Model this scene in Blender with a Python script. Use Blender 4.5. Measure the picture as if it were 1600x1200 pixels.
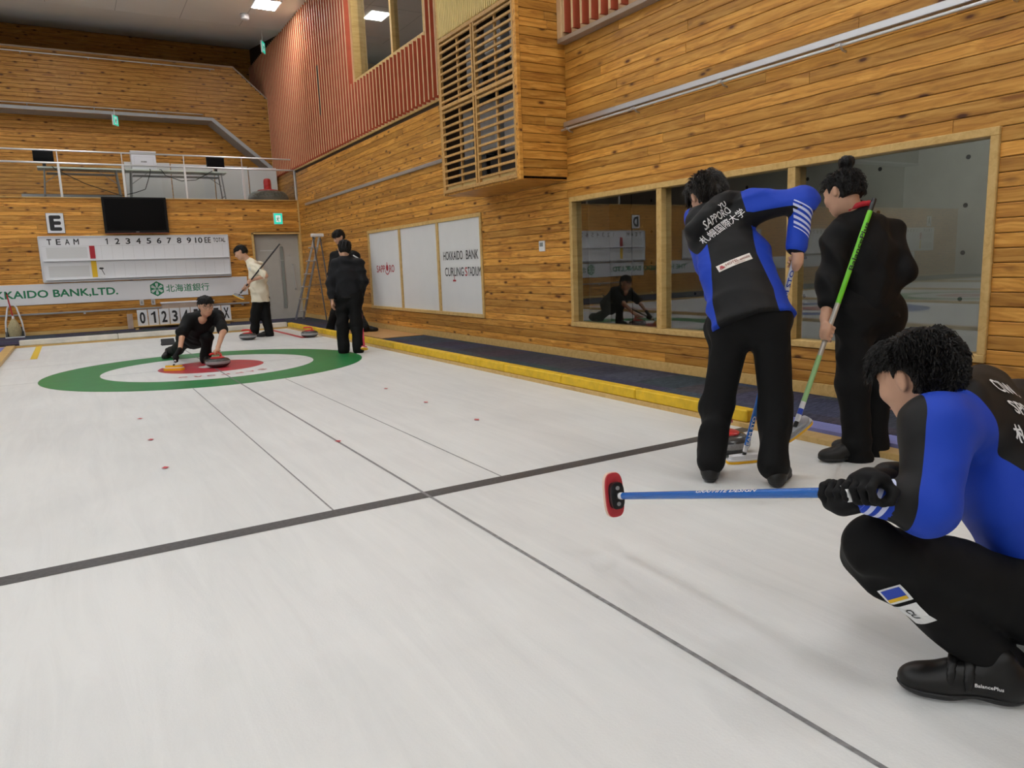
import bpy, bmesh, math, random
import numpy as np
from mathutils import Vector, Matrix

for _o in list(bpy.data.objects):
    bpy.data.objects.remove(_o)
SC = bpy.context.scene
COL = SC.collection
random.seed(7)
RNG = np.random.RandomState(7)

# ------------------------------------------------------------------ camera
F_PX, YAW, PITCH, ROLL = 1151.414, math.radians(30.469), math.radians(-9.19), math.radians(-2.074)
CAM = np.array([-1.405, -9.714, 1.111])
_cy, _sy, _cp, _sp = math.cos(YAW), math.sin(YAW), math.cos(PITCH), math.sin(PITCH)
_fwd = np.array([_sy * _cp, _cy * _cp, _sp])
_rt = np.array([_cy, -_sy, 0.0])
_up = np.cross(_rt, _fwd)
RT = math.cos(ROLL) * _rt + math.sin(ROLL) * _up
UP = -math.sin(ROLL) * _rt + math.cos(ROLL) * _up
FW = _fwd
cam_data = bpy.data.cameras.new('camera')
cam = bpy.data.objects.new('camera', cam_data)
COL.objects.link(cam)
cam_data.sensor_fit = 'HORIZONTAL'
cam_data.sensor_width = 36.0
cam_data.lens = 36.0 * F_PX / 1600.0
cam_data.clip_start = 0.05
cam_data.clip_end = 200
cam.matrix_world = Matrix(((RT[0], UP[0], -FW[0], CAM[0]), (RT[1], UP[1], -FW[1], CAM[1]),
                           (RT[2], UP[2], -FW[2], CAM[2]), (0, 0, 0, 1)))
SC.camera = cam

def at(u, v, d):
    """a point of the place, d metres in front of the lens"""
    return CAM + d * ((u - 800) / F_PX * RT + (600 - v) / F_PX * UP + FW)

# ------------------------------------------------------------------ world, exposure
world = bpy.data.worlds.new('world')
SC.world = world
world.use_nodes = True
world.node_tree.nodes['Background'].inputs[0].default_value = (0.9, 0.95, 1.0, 1)
world.node_tree.nodes['Background'].inputs[1].default_value = 0.05
SC.view_settings.view_transform = 'Standard'
SC.view_settings.look = 'None'
SC.view_settings.gamma = 1.0
SC.view_settings.use_curve_mapping = False
SC.view_settings.exposure = 0.40
SC.cycles.max_bounces = 5; SC.cycles.diffuse_bounces = 3; SC.cycles.glossy_bounces = 3
SC.cycles.caustics_reflective = False; SC.cycles.caustics_refractive = False
PANEL_POWER = 44.0          # square LED panels of the hall ceiling; the added back-room fill lights share it

# ------------------------------------------------------------------ materials
MATS = {}
def new_mat(name):
    m = bpy.data.materials.new(name)
    m.use_nodes = True
    MATS[name] = m
    return m, m.node_tree.nodes, m.node_tree.links, m.node_tree.nodes['Principled BSDF']

def plain(name, col, rough=0.5, metal=0.0, spec=0.5, var=0.0, scale=8.0, bump=0.0, bscale=60.0, emit=None, sheen=0.0):
    m, N, L, b = new_mat(name)
    b.inputs['Base Color'].default_value = (*col, 1)
    b.inputs['Roughness'].default_value = rough
    b.inputs['Metallic'].default_value = metal
    b.inputs['Specular IOR Level'].default_value = spec
    if sheen:
        b.inputs['Sheen Weight'].default_value = sheen
        b.inputs['Sheen Roughness'].default_value = 0.5
    tc = N.new('ShaderNodeTexCoord')
    if var:
        n = N.new('ShaderNodeTexNoise'); n.inputs['Scale'].default_value = scale; n.inputs['Detail'].default_value = 4
        L.new(tc.outputs['Object'], n.inputs['Vector'])
        r = N.new('ShaderNodeMapRange'); r.inputs[1].default_value = 0.3; r.inputs[2].default_value = 0.7
        r.inputs[3].default_value = 1 - var; r.inputs[4].default_value = 1 + var
        L.new(n.outputs['Fac'], r.inputs[0])
        x = N.new('ShaderNodeVectorMath'); x.operation = 'SCALE'
        x.inputs[0].default_value = col
        L.new(r.outputs[0], x.inputs['Scale'])
        L.new(x.outputs[0], b.inputs['Base Color'])
    if bump:
        n2 = N.new('ShaderNodeTexNoise'); n2.inputs['Scale'].default_value = bscale; n2.inputs['Detail'].default_value = 3
        L.new(tc.outputs['Object'], n2.inputs['Vector'])
        bp = N.new('ShaderNodeBump'); bp.inputs['Strength'].default_value = bump; bp.inputs['Distance'].default_value = 0.01
        L.new(n2.outputs['Fac'], bp.inputs['Height']); L.new(bp.outputs[0], b.inputs['Normal'])
    if emit:
        b.inputs['Emission Color'].default_value = (*col, 1)
        b.inputs['Emission Strength'].default_value = emit
    return m

def wood(name, c_dark, c_mid, c_light, knots=True, rough=0.45, rand=0.22, grain=1.0):
    m, N, L, b = new_mat(name)
    tc = N.new('ShaderNodeTexCoord'); oi = N.new('ShaderNodeObjectInfo')
    mul = N.new('ShaderNodeMath'); mul.operation = 'MULTIPLY'; mul.inputs[1].default_value = 173.0
    L.new(oi.outputs['Random'], mul.inputs[0])
    add = N.new('ShaderNodeVectorMath'); add.operation = 'ADD'
    L.new(tc.outputs['Object'], add.inputs[0]); L.new(mul.outputs[0], add.inputs[1])
    # slow warp along the board, so the rings open and close
    warp = N.new('ShaderNodeTexNoise'); warp.inputs['Scale'].default_value = 2.2; warp.inputs['Detail'].default_value = 2
    L.new(add.outputs[0], warp.inputs['Vector'])
    mp = N.new('ShaderNodeMapping'); mp.inputs['Scale'].default_value = (1.1, 17 * grain, 17 * grain)
    L.new(add.outputs[0], mp.inputs['Vector'])
    mix = N.new('ShaderNodeMixRGB'); mix.blend_type = 'ADD'; mix.inputs[0].default_value = 1.6
    L.new(mp.outputs[0], mix.inputs[1]); L.new(warp.outputs['Color'], mix.inputs[2])
    n = N.new('ShaderNodeTexNoise'); n.inputs['Scale'].default_value = 2.0; n.inputs['Detail'].default_value = 6
    n.inputs['Roughness'].default_value = 0.62; n.inputs['Distortion'].default_value = 0.6
    L.new(mix.outputs[0], n.inputs['Vector'])
    cr = N.new('ShaderNodeValToRGB')
    cr.color_ramp.elements[0].position = 0.30; cr.color_ramp.elements[0].color = (*c_dark, 1)
    cr.color_ramp.elements[1].position = 0.72; cr.color_ramp.elements[1].color = (*c_light, 1)
    e = cr.color_ramp.elements.new(0.5); e.color = (*c_mid, 1)
    L.new(n.outputs['Fac'], cr.inputs[0])
    out = cr.outputs[0]
    if knots:
        km = N.new('ShaderNodeMapping'); km.inputs['Scale'].default_value = (3.6, 9.5, 9.5)
        L.new(add.outputs[0], km.inputs['Vector'])
        vo = N.new('ShaderNodeTexVoronoi'); vo.inputs['Scale'].default_value = 1.0; vo.inputs['Randomness'].default_value = 1.0
        L.new(km.outputs[0], vo.inputs['Vector'])
        kr = N.new('ShaderNodeValToRGB')
        kr.color_ramp.elements[0].position = 0.09; kr.color_ramp.elements[0].color = (1, 1, 1, 1)
        kr.color_ramp.elements[1].position = 0.25; kr.color_ramp.elements[1].color = (0, 0, 0, 1)
        ke = kr.color_ramp.elements.new(0.145); ke.color = (0.45, 0.45, 0.45, 1)
        L.new(vo.outputs['Distance'], kr.inputs[0])
        kx = N.new('ShaderNodeMixRGB'); kx.inputs[2].default_value = (c_dark[0] * .30, c_dark[1] * .22, c_dark[2] * .2, 1)
        L.new(kr.outputs[0], kx.inputs[0]); L.new(out, kx.inputs[1])
        out = kx.outputs[0]
    hv = N.new('ShaderNodeMapRange'); hv.inputs[3].default_value = 1 - rand; hv.inputs[4].default_value = 1 + rand
    L.new(oi.outputs['Random'], hv.inputs[0])
    sc = N.new('ShaderNodeVectorMath'); sc.operation = 'SCALE'
    L.new(out, sc.inputs[0]); L.new(hv.outputs[0], sc.inputs['Scale'])
    L.new(sc.outputs[0], b.inputs['Base Color'])
    b.inputs['Roughness'].default_value = rough
    b.inputs['Specular IOR Level'].default_value = 0.35
    bp = N.new('ShaderNodeBump'); bp.inputs['Strength'].default_value = 0.12; bp.inputs['Distance'].default_value = 0.004
    L.new(n.outputs['Fac'], bp.inputs['Height']); L.new(bp.outputs[0], b.inputs['Normal'])
    return m

wood('larch', (.33, .122, .019), (.585, .268, .045), (.78, .415, .095), rand=.25)
wood('pale_wood', (.52, .315, .10), (.62, .405, .145), (.69, .475, .19), knots=False, rand=0.08, grain=.6)
wood('lattice_wood', (.40, .20, .06), (.55, .31, .10), (.66, .40, .15), knots=False, rand=0.12)
wood('ply_mat', (.40, .20, .07), (.55, .30, .11), (.64, .38, .16), knots=False, rand=0.05)
plain('wall_dark', (.045, .022, .008), .9)
plain('ceiling_white', (.76, .75, .71), .85, var=.05, scale=.6, bump=.05, bscale=30)
plain('ceiling_seam', (.36, .36, .34), .9)
plain('soffit_grey', (.42, .42, .42), .85, var=.04)
plain('hall_white', (.62, .60, .55), .8, var=.04)
plain('concrete', (.34, .33, .285), .8, var=.14, scale=1.6, bump=.12, bscale=25)
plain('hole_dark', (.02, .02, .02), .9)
plain('room_floor', (.20, .20, .20), .7)
plain('red_slat', (.50, .098, .045), .6, var=.06)
plain('cream_edge', (.70, .47, .25), .6, var=.05)
plain('cream_panel', (.76, .58, .24), .6, var=.05)
plain('aluminium', (.62, .62, .63), .35, metal=.85)
plain('bright_metal', (.72, .72, .72), .3, metal=.7)
plain('white_paint', (.78, .78, .77), .45)
plain('screen_white', (.74, .74, .73), .55, var=.02, scale=3)
plain('board_white', (.76, .77, .79), .4)
plain('board_grey', (.64, .65, .65), .5)
plain('black_print', (.012, .012, .014), .55)
plain('black_plastic', (.006, .006, .0065), .4, var=.1, spec=.2)
plain('tv_screen', (.002, .002, .0025), .25, spec=.12)
plain('dark_grey', (.06, .06, .065), .5)
plain('mid_grey', (.30, .30, .30), .5)
plain('door_grey', (.47, .46, .42), .5, var=.03)
plain('green_print', (.010, .20, .085), .5)
plain('red_print', (.42, .012, .022), .5)
plain('yellow_print', (.80, .50, .015), .5)
plain('yellow_foam', (.72, .45, .010), .6, var=.14, scale=14, bump=.5, bscale=45)
plain('white_foam', (.66, .63, .55), .7, var=.12, scale=6, bump=.4, bscale=20)
plain('purple_strip', (.19, .21, .50), .7, var=.08)
plain('rubber', (.018, .018, .019), .7, bump=.4)
plain('ring_green', (.016, .21, .055), .38, var=.10, scale=5)
plain('ring_red', (.46, .030, .048), .38, var=.10, scale=5)
plain('ring_blue', (.03, .10, .42), .38, var=.10, scale=5)
plain('ice_text', (.62, .20, .22), .4)
plain('line_dark', (.062, .06, .06), .5, var=.3, scale=60)
plain('line_thin', (.22, .22, .225), .5, var=.3, scale=40)
plain('line_red', (.55, .05, .07), .45)
plain('line_yellow', (.76, .52, .03), .45)
plain('line_orange', (.62, .42, .24), .45)
plain('exit_green', (.02, .60, .42), .5, emit=.55)
plain('exit_white', (.75, .95, .88), .5, emit=.35)
plain('skin', (.58, .33, .215), .5, var=.05, scale=14, spec=.4)
plain('lip', (.42, .16, .13), .5)
plain('eye_dark', (.012, .010, .009), .2)
plain('hair_black', (.0050, .0043, .0039), .5, spec=.25, bump=.7, bscale=120)
plain('hair_brown', (.014, .0105, .008), .42, spec=.4, bump=.7, bscale=120)
plain('cloth_black', (.0036, .0036, .0040), .70, var=.15, scale=20, sheen=.01, spec=.22)
plain('trouser_black', (.0034, .0034, .0036), .72, var=.15, scale=20, sheen=.01, spec=.2)
plain('cloth_navy', (.0055, .006, .008), .7, var=.15, scale=20, sheen=.03, spec=.25)
plain('cloth_cream', (.80, .74, .58), .8, var=.03)
plain('shoe_black', (.005, .0048, .0048), .42, spec=.38)
plain('shoe_sole', (.014, .014, .015), .6)
plain('white_cloth', (.80, .80, .80), .7)
plain('red_cloth', (.50, .015, .03), .7)
plain('blue_cloth', (.012, .055, .44), .6, sheen=.1)
plain('glass_frame', (.02, .02, .02), .3)
plain('lens', (.75, .8, .85), .1)
plain('granite', (.055, .053, .052), .25, var=.35, scale=160)
plain('granite_band', (.30, .30, .305), .6, var=.2, scale=140)
plain('handle_red', (.60, .03, .03), .3)
plain('broom_blue', (.012, .12, .45), .25)
plain('broom_green', (.16, .62, .02), .35)
plain('broom_pale_green', (.30, .52, .22), .35)
plain('broom_silver', (.50, .47, .42), .3, metal=.5)
plain('broom_black', (.012, .012, .013), .35)
plain('broom_red', (.55, .03, .07), .35)
plain('pad_yellow', (.85, .46, .012), .7, bump=.3)
plain('pad_red', (.52, .035, .045), .6)
plain('pad_edge', (.82, .60, .48), .6)
plain('head_white', (.72, .72, .74), .4)
plain('head_grey', (.34, .35, .37), .4, metal=.3)
plain('table_top', (.66, .70, .62), .4)
plain('paper', (.78, .78, .82), .5)
plain('box_brown', (.46, .36, .29), .45, var=.1)
plain('bristle', (.42, .36, .20), .8, var=.25, scale=60, bump=.6, bscale=120)
plain('dustpan_grey', (.10, .10, .085), .5)
plain('rail_brown', (.36, .27, .20), .5)
plain('big_stone_grey', (.30, .32, .31), .4, var=.3, scale=25)
plain('logo_tan', (.80, .74, .68), .6)
plain('logo_brown', (.30, .08, .04), .6)
plain('duct_grey', (.42, .42, .42), .5, metal=.3, var=.15, scale=6)
plain('louver_black', (.010, .010, .011), .5)
plain('thermo_white', (.76, .76, .74), .4)
plain('lcd_grey', (.26, .29, .27), .3)
plain('led_soft', (.97, .98, 1.0), .5, emit=14.0)
m_led = plain('led', (.97, .98, 1.0), .5, emit=PANEL_POWER)

# carpet: dark navy tiles with a fleck
m, N, L, b = new_mat('carpet')
tc = N.new('ShaderNodeTexCoord')
mp = N.new('ShaderNodeMapping'); mp.inputs['Scale'].default_value = (9, 70, 30); L.new(tc.outputs['Object'], mp.inputs['Vector'])
n1 = N.new('ShaderNodeTexNoise'); n1.inputs['Scale'].default_value = 2.0; n1.inputs['Detail'].default_value = 4; L.new(mp.outputs[0], n1.inputs['Vector'])
vo = N.new('ShaderNodeTexVoronoi'); vo.feature = 'F1'; vo.distance = 'CHEBYCHEV'; vo.inputs['Scale'].default_value = 2.0; vo.inputs['Randomness'].default_value = 0.0
L.new(tc.outputs['Object'], vo.inputs['Vector'])
cr = N.new('ShaderNodeValToRGB')
cr.color_ramp.elements[0].position = .32; cr.color_ramp.elements[0].color = (.030, .033, .047, 1)
cr.color_ramp.elements[1].position = .75; cr.color_ramp.elements[1].color = (.115, .125, .165, 1)
L.new(n1.outputs['Fac'], cr.inputs[0])
hs = N.new('ShaderNodeMixRGB'); hs.blend_type = 'MULTIPLY'; hs.inputs[0].default_value = .35
L.new(cr.outputs[0], hs.inputs[1]); L.new(vo.outputs['Color'], hs.inputs[2]); L.new(hs.outputs[0], b.inputs['Base Color'])
b.inputs['Roughness'].default_value = .95; b.inputs['Specular IOR Level'].default_value = .1
bp = N.new('ShaderNodeBump'); bp.inputs['Strength'].default_value = .5; bp.inputs['Distance'].default_value = .004
L.new(n1.outputs['Fac'], bp.inputs['Height']); L.new(bp.outputs[0], b.inputs['Normal'])

# ice: white paint under a pebbled, swept surface with faint sweeping tracks
m, N, L, b = new_mat('ice')
tc = N.new('ShaderNodeTexCoord')
n1 = N.new('ShaderNodeTexNoise'); n1.inputs['Scale'].default_value = .55; n1.inputs['Detail'].default_value = 5; n1.inputs['Distortion'].default_value = 1.2
L.new(tc.outputs['Object'], n1.inputs['Vector'])
mp = N.new('ShaderNodeMapping'); mp.inputs['Scale'].default_value = (5.5, .55, 1); mp.inputs['Rotation'].default_value = (0, 0, .05)
L.new(tc.outputs['Object'], mp.inputs['Vector'])
n2 = N.new('ShaderNodeTexNoise'); n2.inputs['Scale'].default_value = 1.5; n2.inputs['Detail'].default_value = 7; n2.inputs['Roughness'].default_value = .7; n2.inputs['Distortion'].default_value = .9
L.new(mp.outputs[0], n2.inputs['Vector'])
mx = N.new('ShaderNodeMath'); mx.operation = 'ADD'; L.new(n1.outputs['Fac'], mx.inputs[0]); L.new(n2.outputs['Fac'], mx.inputs[1])
cr = N.new('ShaderNodeValToRGB')
cr.color_ramp.elements[0].position = .36; cr.color_ramp.elements[0].color = (.66, .67, .66, 1)
cr.color_ramp.elements[1].position = .60; cr.color_ramp.elements[1].color = (.755, .765, .75, 1)
hf = N.new('ShaderNodeMath'); hf.operation = 'MULTIPLY'; hf.inputs[1].default_value = .5; L.new(mx.outputs[0], hf.inputs[0]); L.new(hf.outputs[0], cr.inputs[0])
L.new(cr.outputs[0], b.inputs['Base Color'])
b.inputs['Roughness'].default_value = .42; b.inputs['Specular IOR Level'].default_value = .35
n3 = N.new('ShaderNodeTexNoise'); n3.inputs['Scale'].default_value = 130; n3.inputs['Detail'].default_value = 2
L.new(tc.outputs['Object'], n3.inputs['Vector'])
bp = N.new('ShaderNodeBump'); bp.inputs['Strength'].default_value = .22; bp.inputs['Distance'].default_value = .003
L.new(n3.outputs['Fac'], bp.inputs['Height']); L.new(bp.outputs[0], b.inputs['Normal'])

def glass_mat(name, tint, gain):
    m, N, L, b = new_mat(name)
    N.remove(b)
    tr = N.new('ShaderNodeBsdfTransparent'); tr.inputs[0].default_value = (*tint, 1)
    gl = N.new('ShaderNodeBsdfGlossy'); gl.inputs['Roughness'].default_value = 0.0
    fr = N.new('ShaderNodeFresnel'); fr.inputs[0].default_value = 1.5
    ml = N.new('ShaderNodeMath'); ml.operation = 'MULTIPLY'; ml.inputs[1].default_value = gain; ml.use_clamp = True
    L.new(fr.outputs[0], ml.inputs[0])
    mx = N.new('ShaderNodeMixShader'); L.new(ml.outputs[0], mx.inputs[0]); L.new(tr.outputs[0], mx.inputs[1]); L.new(gl.outputs[0], mx.inputs[2])
    L.new(mx.outputs[0], N['Material Output'].inputs['Surface'])
glass_mat('window_glass', (.80, .84, .80), 3.6)
glass_mat('rail_glass', (.90, .93, .91), 1.5)
glass_mat('clear_plastic', (.88, .86, .84), 1.2)

# team jacket: black body, blue panels and white stripes, split by attributes stored on the cloth
def jacket_mat(name, period):
    m, N, L, b = new_mat(name)
    def attr(n):
        a = N.new('ShaderNodeAttribute'); a.attribute_name = n; return a.outputs['Fac']
    def gt(s, v=0.0):
        g = N.new('ShaderNodeMath'); g.operation = 'GREATER_THAN'; g.inputs[1].default_value = v; L.new(s, g.inputs[0]); return g.outputs[0]
    blue = gt(attr('blue'))
    mul = N.new('ShaderNodeMath'); mul.operation = 'MULTIPLY'; mul.inputs[1].default_value = 1.0 / period; L.new(attr('along'), mul.inputs[0])
    fr = N.new('ShaderNodeMath'); fr.operation = 'FRACT'; L.new(mul.outputs[0], fr.inputs[0])
    st = gt(fr.outputs[0], .50)
    sm = N.new('ShaderNodeMath'); sm.operation = 'MULTIPLY'; L.new(st, sm.inputs[0]); L.new(gt(attr('stripe')), sm.inputs[1])
    m1 = N.new('ShaderNodeMixRGB'); m1.inputs[1].default_value = (.0038, .0038, .0042, 1); m1.inputs[2].default_value = (.008, .050, .46, 1); L.new(blue, m1.inputs[0])
    m2 = N.new('ShaderNodeMixRGB'); m2.inputs[2].default_value = (.62, .66, .90, 1); L.new(sm.outputs[0], m2.inputs[0]); L.new(m1.outputs[0], m2.inputs[1])
    L.new(m2.outputs[0], b.inputs['Base Color'])
    b.inputs['Roughness'].default_value = .62; b.inputs['Specular IOR Level'].default_value = .3
    b.inputs['Sheen Weight'].default_value = .02
jacket_mat('team_jacket', .023)

# ------------------------------------------------------------------ mesh helpers
def props(o, label=None, cat=None, group=None, kind=None):
    if label: o['label'] = label
    if cat: o['category'] = cat
    if group: o['group'] = group
    if kind: o['kind'] = kind
    return o

def empty(name, loc=(0, 0, 0), label=None, cat=None, group=None, rz=0.0):
    o = bpy.data.objects.new(name, None)
    o.empty_display_size = .05
    COL.objects.link(o)
    o.location = loc
    o.rotation_euler = (0, 0, rz)
    return props(o, label, cat, group)

def link_mesh(name, me, mat, parent=None):
    o = bpy.data.objects.new(name, me)
    COL.objects.link(o)
    if mat: me.materials.append(MATS[mat])
    if parent is not None: o.parent = parent
    return o

def frame_of(d):
    d = np.array(d, float); d = d / np.linalg.norm(d)
    a = np.array([0, 0, 1.0]) if abs(d[2]) < .9 else np.array([1.0, 0, 0])
    x = np.cross(a, d); x /= np.linalg.norm(x)
    return x, np.cross(d, x), d

class MB:
    def __init__(s): s.v = []; s.f = []
    def add(s, vs, fs):
        o = len(s.v); s.v += [tuple(float(c) for c in v) for v in vs]; s.f += [tuple(i + o for i in f) for f in fs]; return s
    def box(s, x0, x1, y0, y1, z0, z1, c=0.0):
        if c <= 0:
            vs = [(x, y, z) for x in (x0, x1) for y in (y0, y1) for z in (z0, z1)]
            return s.add(vs, [(0, 1, 3, 2), (4, 6, 7, 5), (0, 4, 5, 1), (2, 3, 7, 6), (0, 2, 6, 4), (1, 5, 7, 3)])
        # chamfered box: 24 points, 26 faces
        C3 = ((x0 + x1) / 2, (y0 + y1) / 2, (z0 + z1) / 2); H = ((x1 - x0) / 2, (y1 - y0) / 2, (z1 - z0) / 2)
        vs = []; ix = {}
        for sx in (-1, 1):
            for sy in (-1, 1):
                for sz in (-1, 1):
                    for a in range(3):
                        h = [H[0] - c, H[1] - c, H[2] - c]; h[a] = H[a]
                        ix[(sx, sy, sz, a)] = len(vs)
                        vs.append((C3[0] + sx * h[0], C3[1] + sy * h[1], C3[2] + sz * h[2]))
        fs = []
        for a in range(3):
            p, q = (a + 1) % 3, (a + 2) % 3
            for sg in (-1, 1):
                loop = []
                for (i, j) in ((-1, -1), (1, -1), (1, 1), (-1, 1)):
                    k = [0, 0, 0]; k[a] = sg; k[p] = i; k[q] = j; loop.append(ix[(*k, a)])
                fs.append(tuple(loop if sg > 0 else loop[::-1]))
        for a in range(3):                      # edge strips along axis a
            p, q = (a + 1) % 3, (a + 2) % 3
            for i in (-1, 1):
                for j in (-1, 1):
                    k0 = [0, 0, 0]; k0[p] = i; k0[q] = j; k1 = list(k0); k0[a] = -1; k1[a] = 1
                    l = [ix[(*k0, p)], ix[(*k1, p)], ix[(*k1, q)], ix[(*k0, q)]]
                    fs.append(tuple(l if i * j < 0 else l[::-1]))
        for sx in (-1, 1):
            for sy in (-1, 1):
                for sz in (-1, 1):
                    l = [ix[(sx, sy, sz, 0)], ix[(sx, sy, sz, 1)], ix[(sx, sy, sz, 2)]]
                    fs.append(tuple(l if sx * sy * sz > 0 else l[::-1]))
        return s.add(vs, fs)
    def cyl(s, a, b, r0, r1=None, n=14, caps=True):
        r1 = r0 if r1 is None else r1
        a = np.array(a, float); b = np.array(b, float); x, y, d = frame_of(b - a)
        vs = []
        for i in range(n):
            t = 2 * math.pi * i / n; e = math.cos(t) * x + math.sin(t) * y
            vs += [a + e * r0, b + e * r1]
        fs = [(2 * i, 2 * ((i + 1) % n), 2 * ((i + 1) % n) + 1, 2 * i + 1) for i in range(n)]
        if caps: fs += [tuple(2 * i for i in range(n))[::-1], tuple(2 * i + 1 for i in range(n))]
        return s.add(vs, fs)
    def tube(s, pts, r, n=8):
        pts = [np.array(p, float) for p in pts]; k = len(pts); rs = r if hasattr(r, '__len__') else [r] * k
        vs = []; px = None
        for i in range(k):
            d = pts[min(i + 1, k - 1)] - pts[max(i - 1, 0)]; d /= np.linalg.norm(d)
            if px is None: x = frame_of(d)[0]
            else: x = px - d * (px @ d); x /= np.linalg.norm(x)
            px = x; y = np.cross(d, x)
            for j in range(n):
                t = 2 * math.pi * j / n; vs.append(pts[i] + rs[i] * (math.cos(t) * x + math.sin(t) * y))
        fs = [(i * n + j, i * n + (j + 1) % n, (i + 1) * n + (j + 1) % n, (i + 1) * n + j) for i in range(k - 1) for j in range(n)]
        fs += [tuple(range(n))[::-1], tuple((k - 1) * n + j for j in range(n))]
        return s.add(vs, fs)
    def lathe(s, prof, c=(0, 0, 0), n=32):
        vs = [(c[0] + r * math.cos(2 * math.pi * j / n), c[1] + r * math.sin(2 * math.pi * j / n), c[2] + z) for r, z in prof for j in range(n)]
        fs = [(i * n + j, i * n + (j + 1) % n, (i + 1) * n + (j + 1) % n, (i + 1) * n + j) for i in range(len(prof) - 1) for j in range(n)]
        fs += [tuple(range(n))[::-1], tuple((len(prof) - 1) * n + j for j in range(n))]
        return s.add(vs, fs)
    def prism(s, poly, o, ux, uy, n, t):
        """polygon in the plane (ux, uy) at o, thickness t along n"""
        o, ux, uy, n = (np.array(q, float) for q in (o, ux, uy, n)); k = len(poly)
        vs = [o + a * ux + b * uy for a, b in poly] + [o + a * ux + b * uy + n * t for a, b in poly]
        fs = [tuple(range(k))[::-1], tuple(range(k, 2 * k))] + [(i, (i + 1) % k, k + (i + 1) % k, k + i) for i in range(k)]
        return s.add(vs, fs)
    def build(s, name, mat, parent=None, smooth=False, loc=None, rz=0.0):
        me = bpy.data.meshes.new(name)
        me.from_pydata(s.v, [], s.f); me.validate(); me.update()
        if smooth:
            me.polygons.foreach_set('use_smooth', [True] * len(me.polygons))
            me.set_sharp_from_angle(angle=math.radians(40))
        o = link_mesh(name, me, mat, parent)
        if loc is not None: o.location = loc
        if rz: o.rotation_euler = (0, 0, rz)
        return o

def at_base(o, loc):
    """move a mesh object's origin to loc, its shape staying where it is"""
    d = Vector(loc) - o.location
    o.data.transform(Matrix.Translation(-d)); o.location = loc
    return o

def structure(o): o['kind'] = 'structure'; return o

_tc = {}
def text_geo(body, size, bold=0.0, spacing=1.0, res=3, dense=False):
    key = (body, bold, spacing, res, dense)
    if key not in _tc:
        cu = bpy.data.curves.new('lettering', 'FONT'); cu.body = body; cu.size = 1.0
        cu.align_x = 'CENTER'; cu.align_y = 'CENTER'; cu.space_character = spacing; cu.resolution_u = res
        ob = bpy.data.objects.new('lettering', cu)
        me = ob.to_mesh()
        if dense:                               # fine enough to follow a round shaft or a back
            bm = bmesh.new(); bm.from_mesh(me); bmesh.ops.remove_doubles(bm, verts=bm.verts, dist=1e-5)
            for lim in (.5, .25, .14):
                bmesh.ops.triangulate(bm, faces=bm.faces[:])
                es = [e for e in bm.edges if e.calc_length() > lim]
                if es: bmesh.ops.subdivide_edges(bm, edges=es, cuts=1)
            bmesh.ops.triangulate(bm, faces=bm.faces[:]); bm.to_mesh(me); bm.free()
        v = np.array([q.co[:] for q in me.vertices]); f = [tuple(p.vertices) for p in me.polygons]
        if body == '1':
            v = np.array([(.16, 0, 0), (.28, 0, 0), (.28, .72, 0), (.18, .72, 0), (.16, .66, 0), (.02, .59, 0), (.02, .49, 0), (.16, .54, 0)]); f = [(0, 1, 2, 3, 4, 7), (4, 5, 6, 7)]
        elif bold > 0:                          # weight: the same strokes laid again a little to each side
            n0 = len(v); sh = [(0, 0), (bold, 0), (-bold, 0), (0, bold), (0, -bold), (bold * .7, bold * .7), (-bold * .7, bold * .7), (bold * .7, -bold * .7), (-bold * .7, -bold * .7)]
            f = [tuple(i + k * n0 for i in g) for k in range(len(sh)) for g in f]
            v = np.concatenate([v + np.array((a, c, k * 6e-5)) for k, (a, c) in enumerate(sh)])
        ob.to_mesh_clear(); bpy.data.objects.remove(ob); bpy.data.curves.remove(cu)
        lo, hi = v.min(0), v.max(0); v = v - (lo + hi) / 2
        _tc[key] = (v, f)
    v, f = _tc[key]
    return v * size, f

def letter(name, body, o, ux, uy, mat, parent, width=None, height=None, bold=0.02, spacing=1.0, mirror=False):
    """flat print: letters in the plane (ux, uy) centred on o, fitted to width and height"""
    v, f = text_geo(body, 1.0, bold, spacing)
    ex = np.ptp(v[:, 0]); ey = np.ptp(v[:, 1])
    kx = width / ex if width else height / ey; ky = height / ey if height else kx
    o, ux, uy = (np.array(q, float) for q in (o, ux, uy))
    p = o + v[:, :1] * kx * ux + v[:, 1:2] * ky * uy + v[:, 2:3] * np.cross(ux, uy)
    return MB().add(p, f).build(name, mat, parent)

# ------------------------------------------------------------------ the hall
XW, YF, ZC, CZ = 3.36, 7.8, 6.45, 0.06      # right wall, far wall, ceiling, carpet level
XL, YB = -24.0, -18.0                        # far side and rear of the hall
PITCH_Z, Z0 = 0.0869, 0.15

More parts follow.
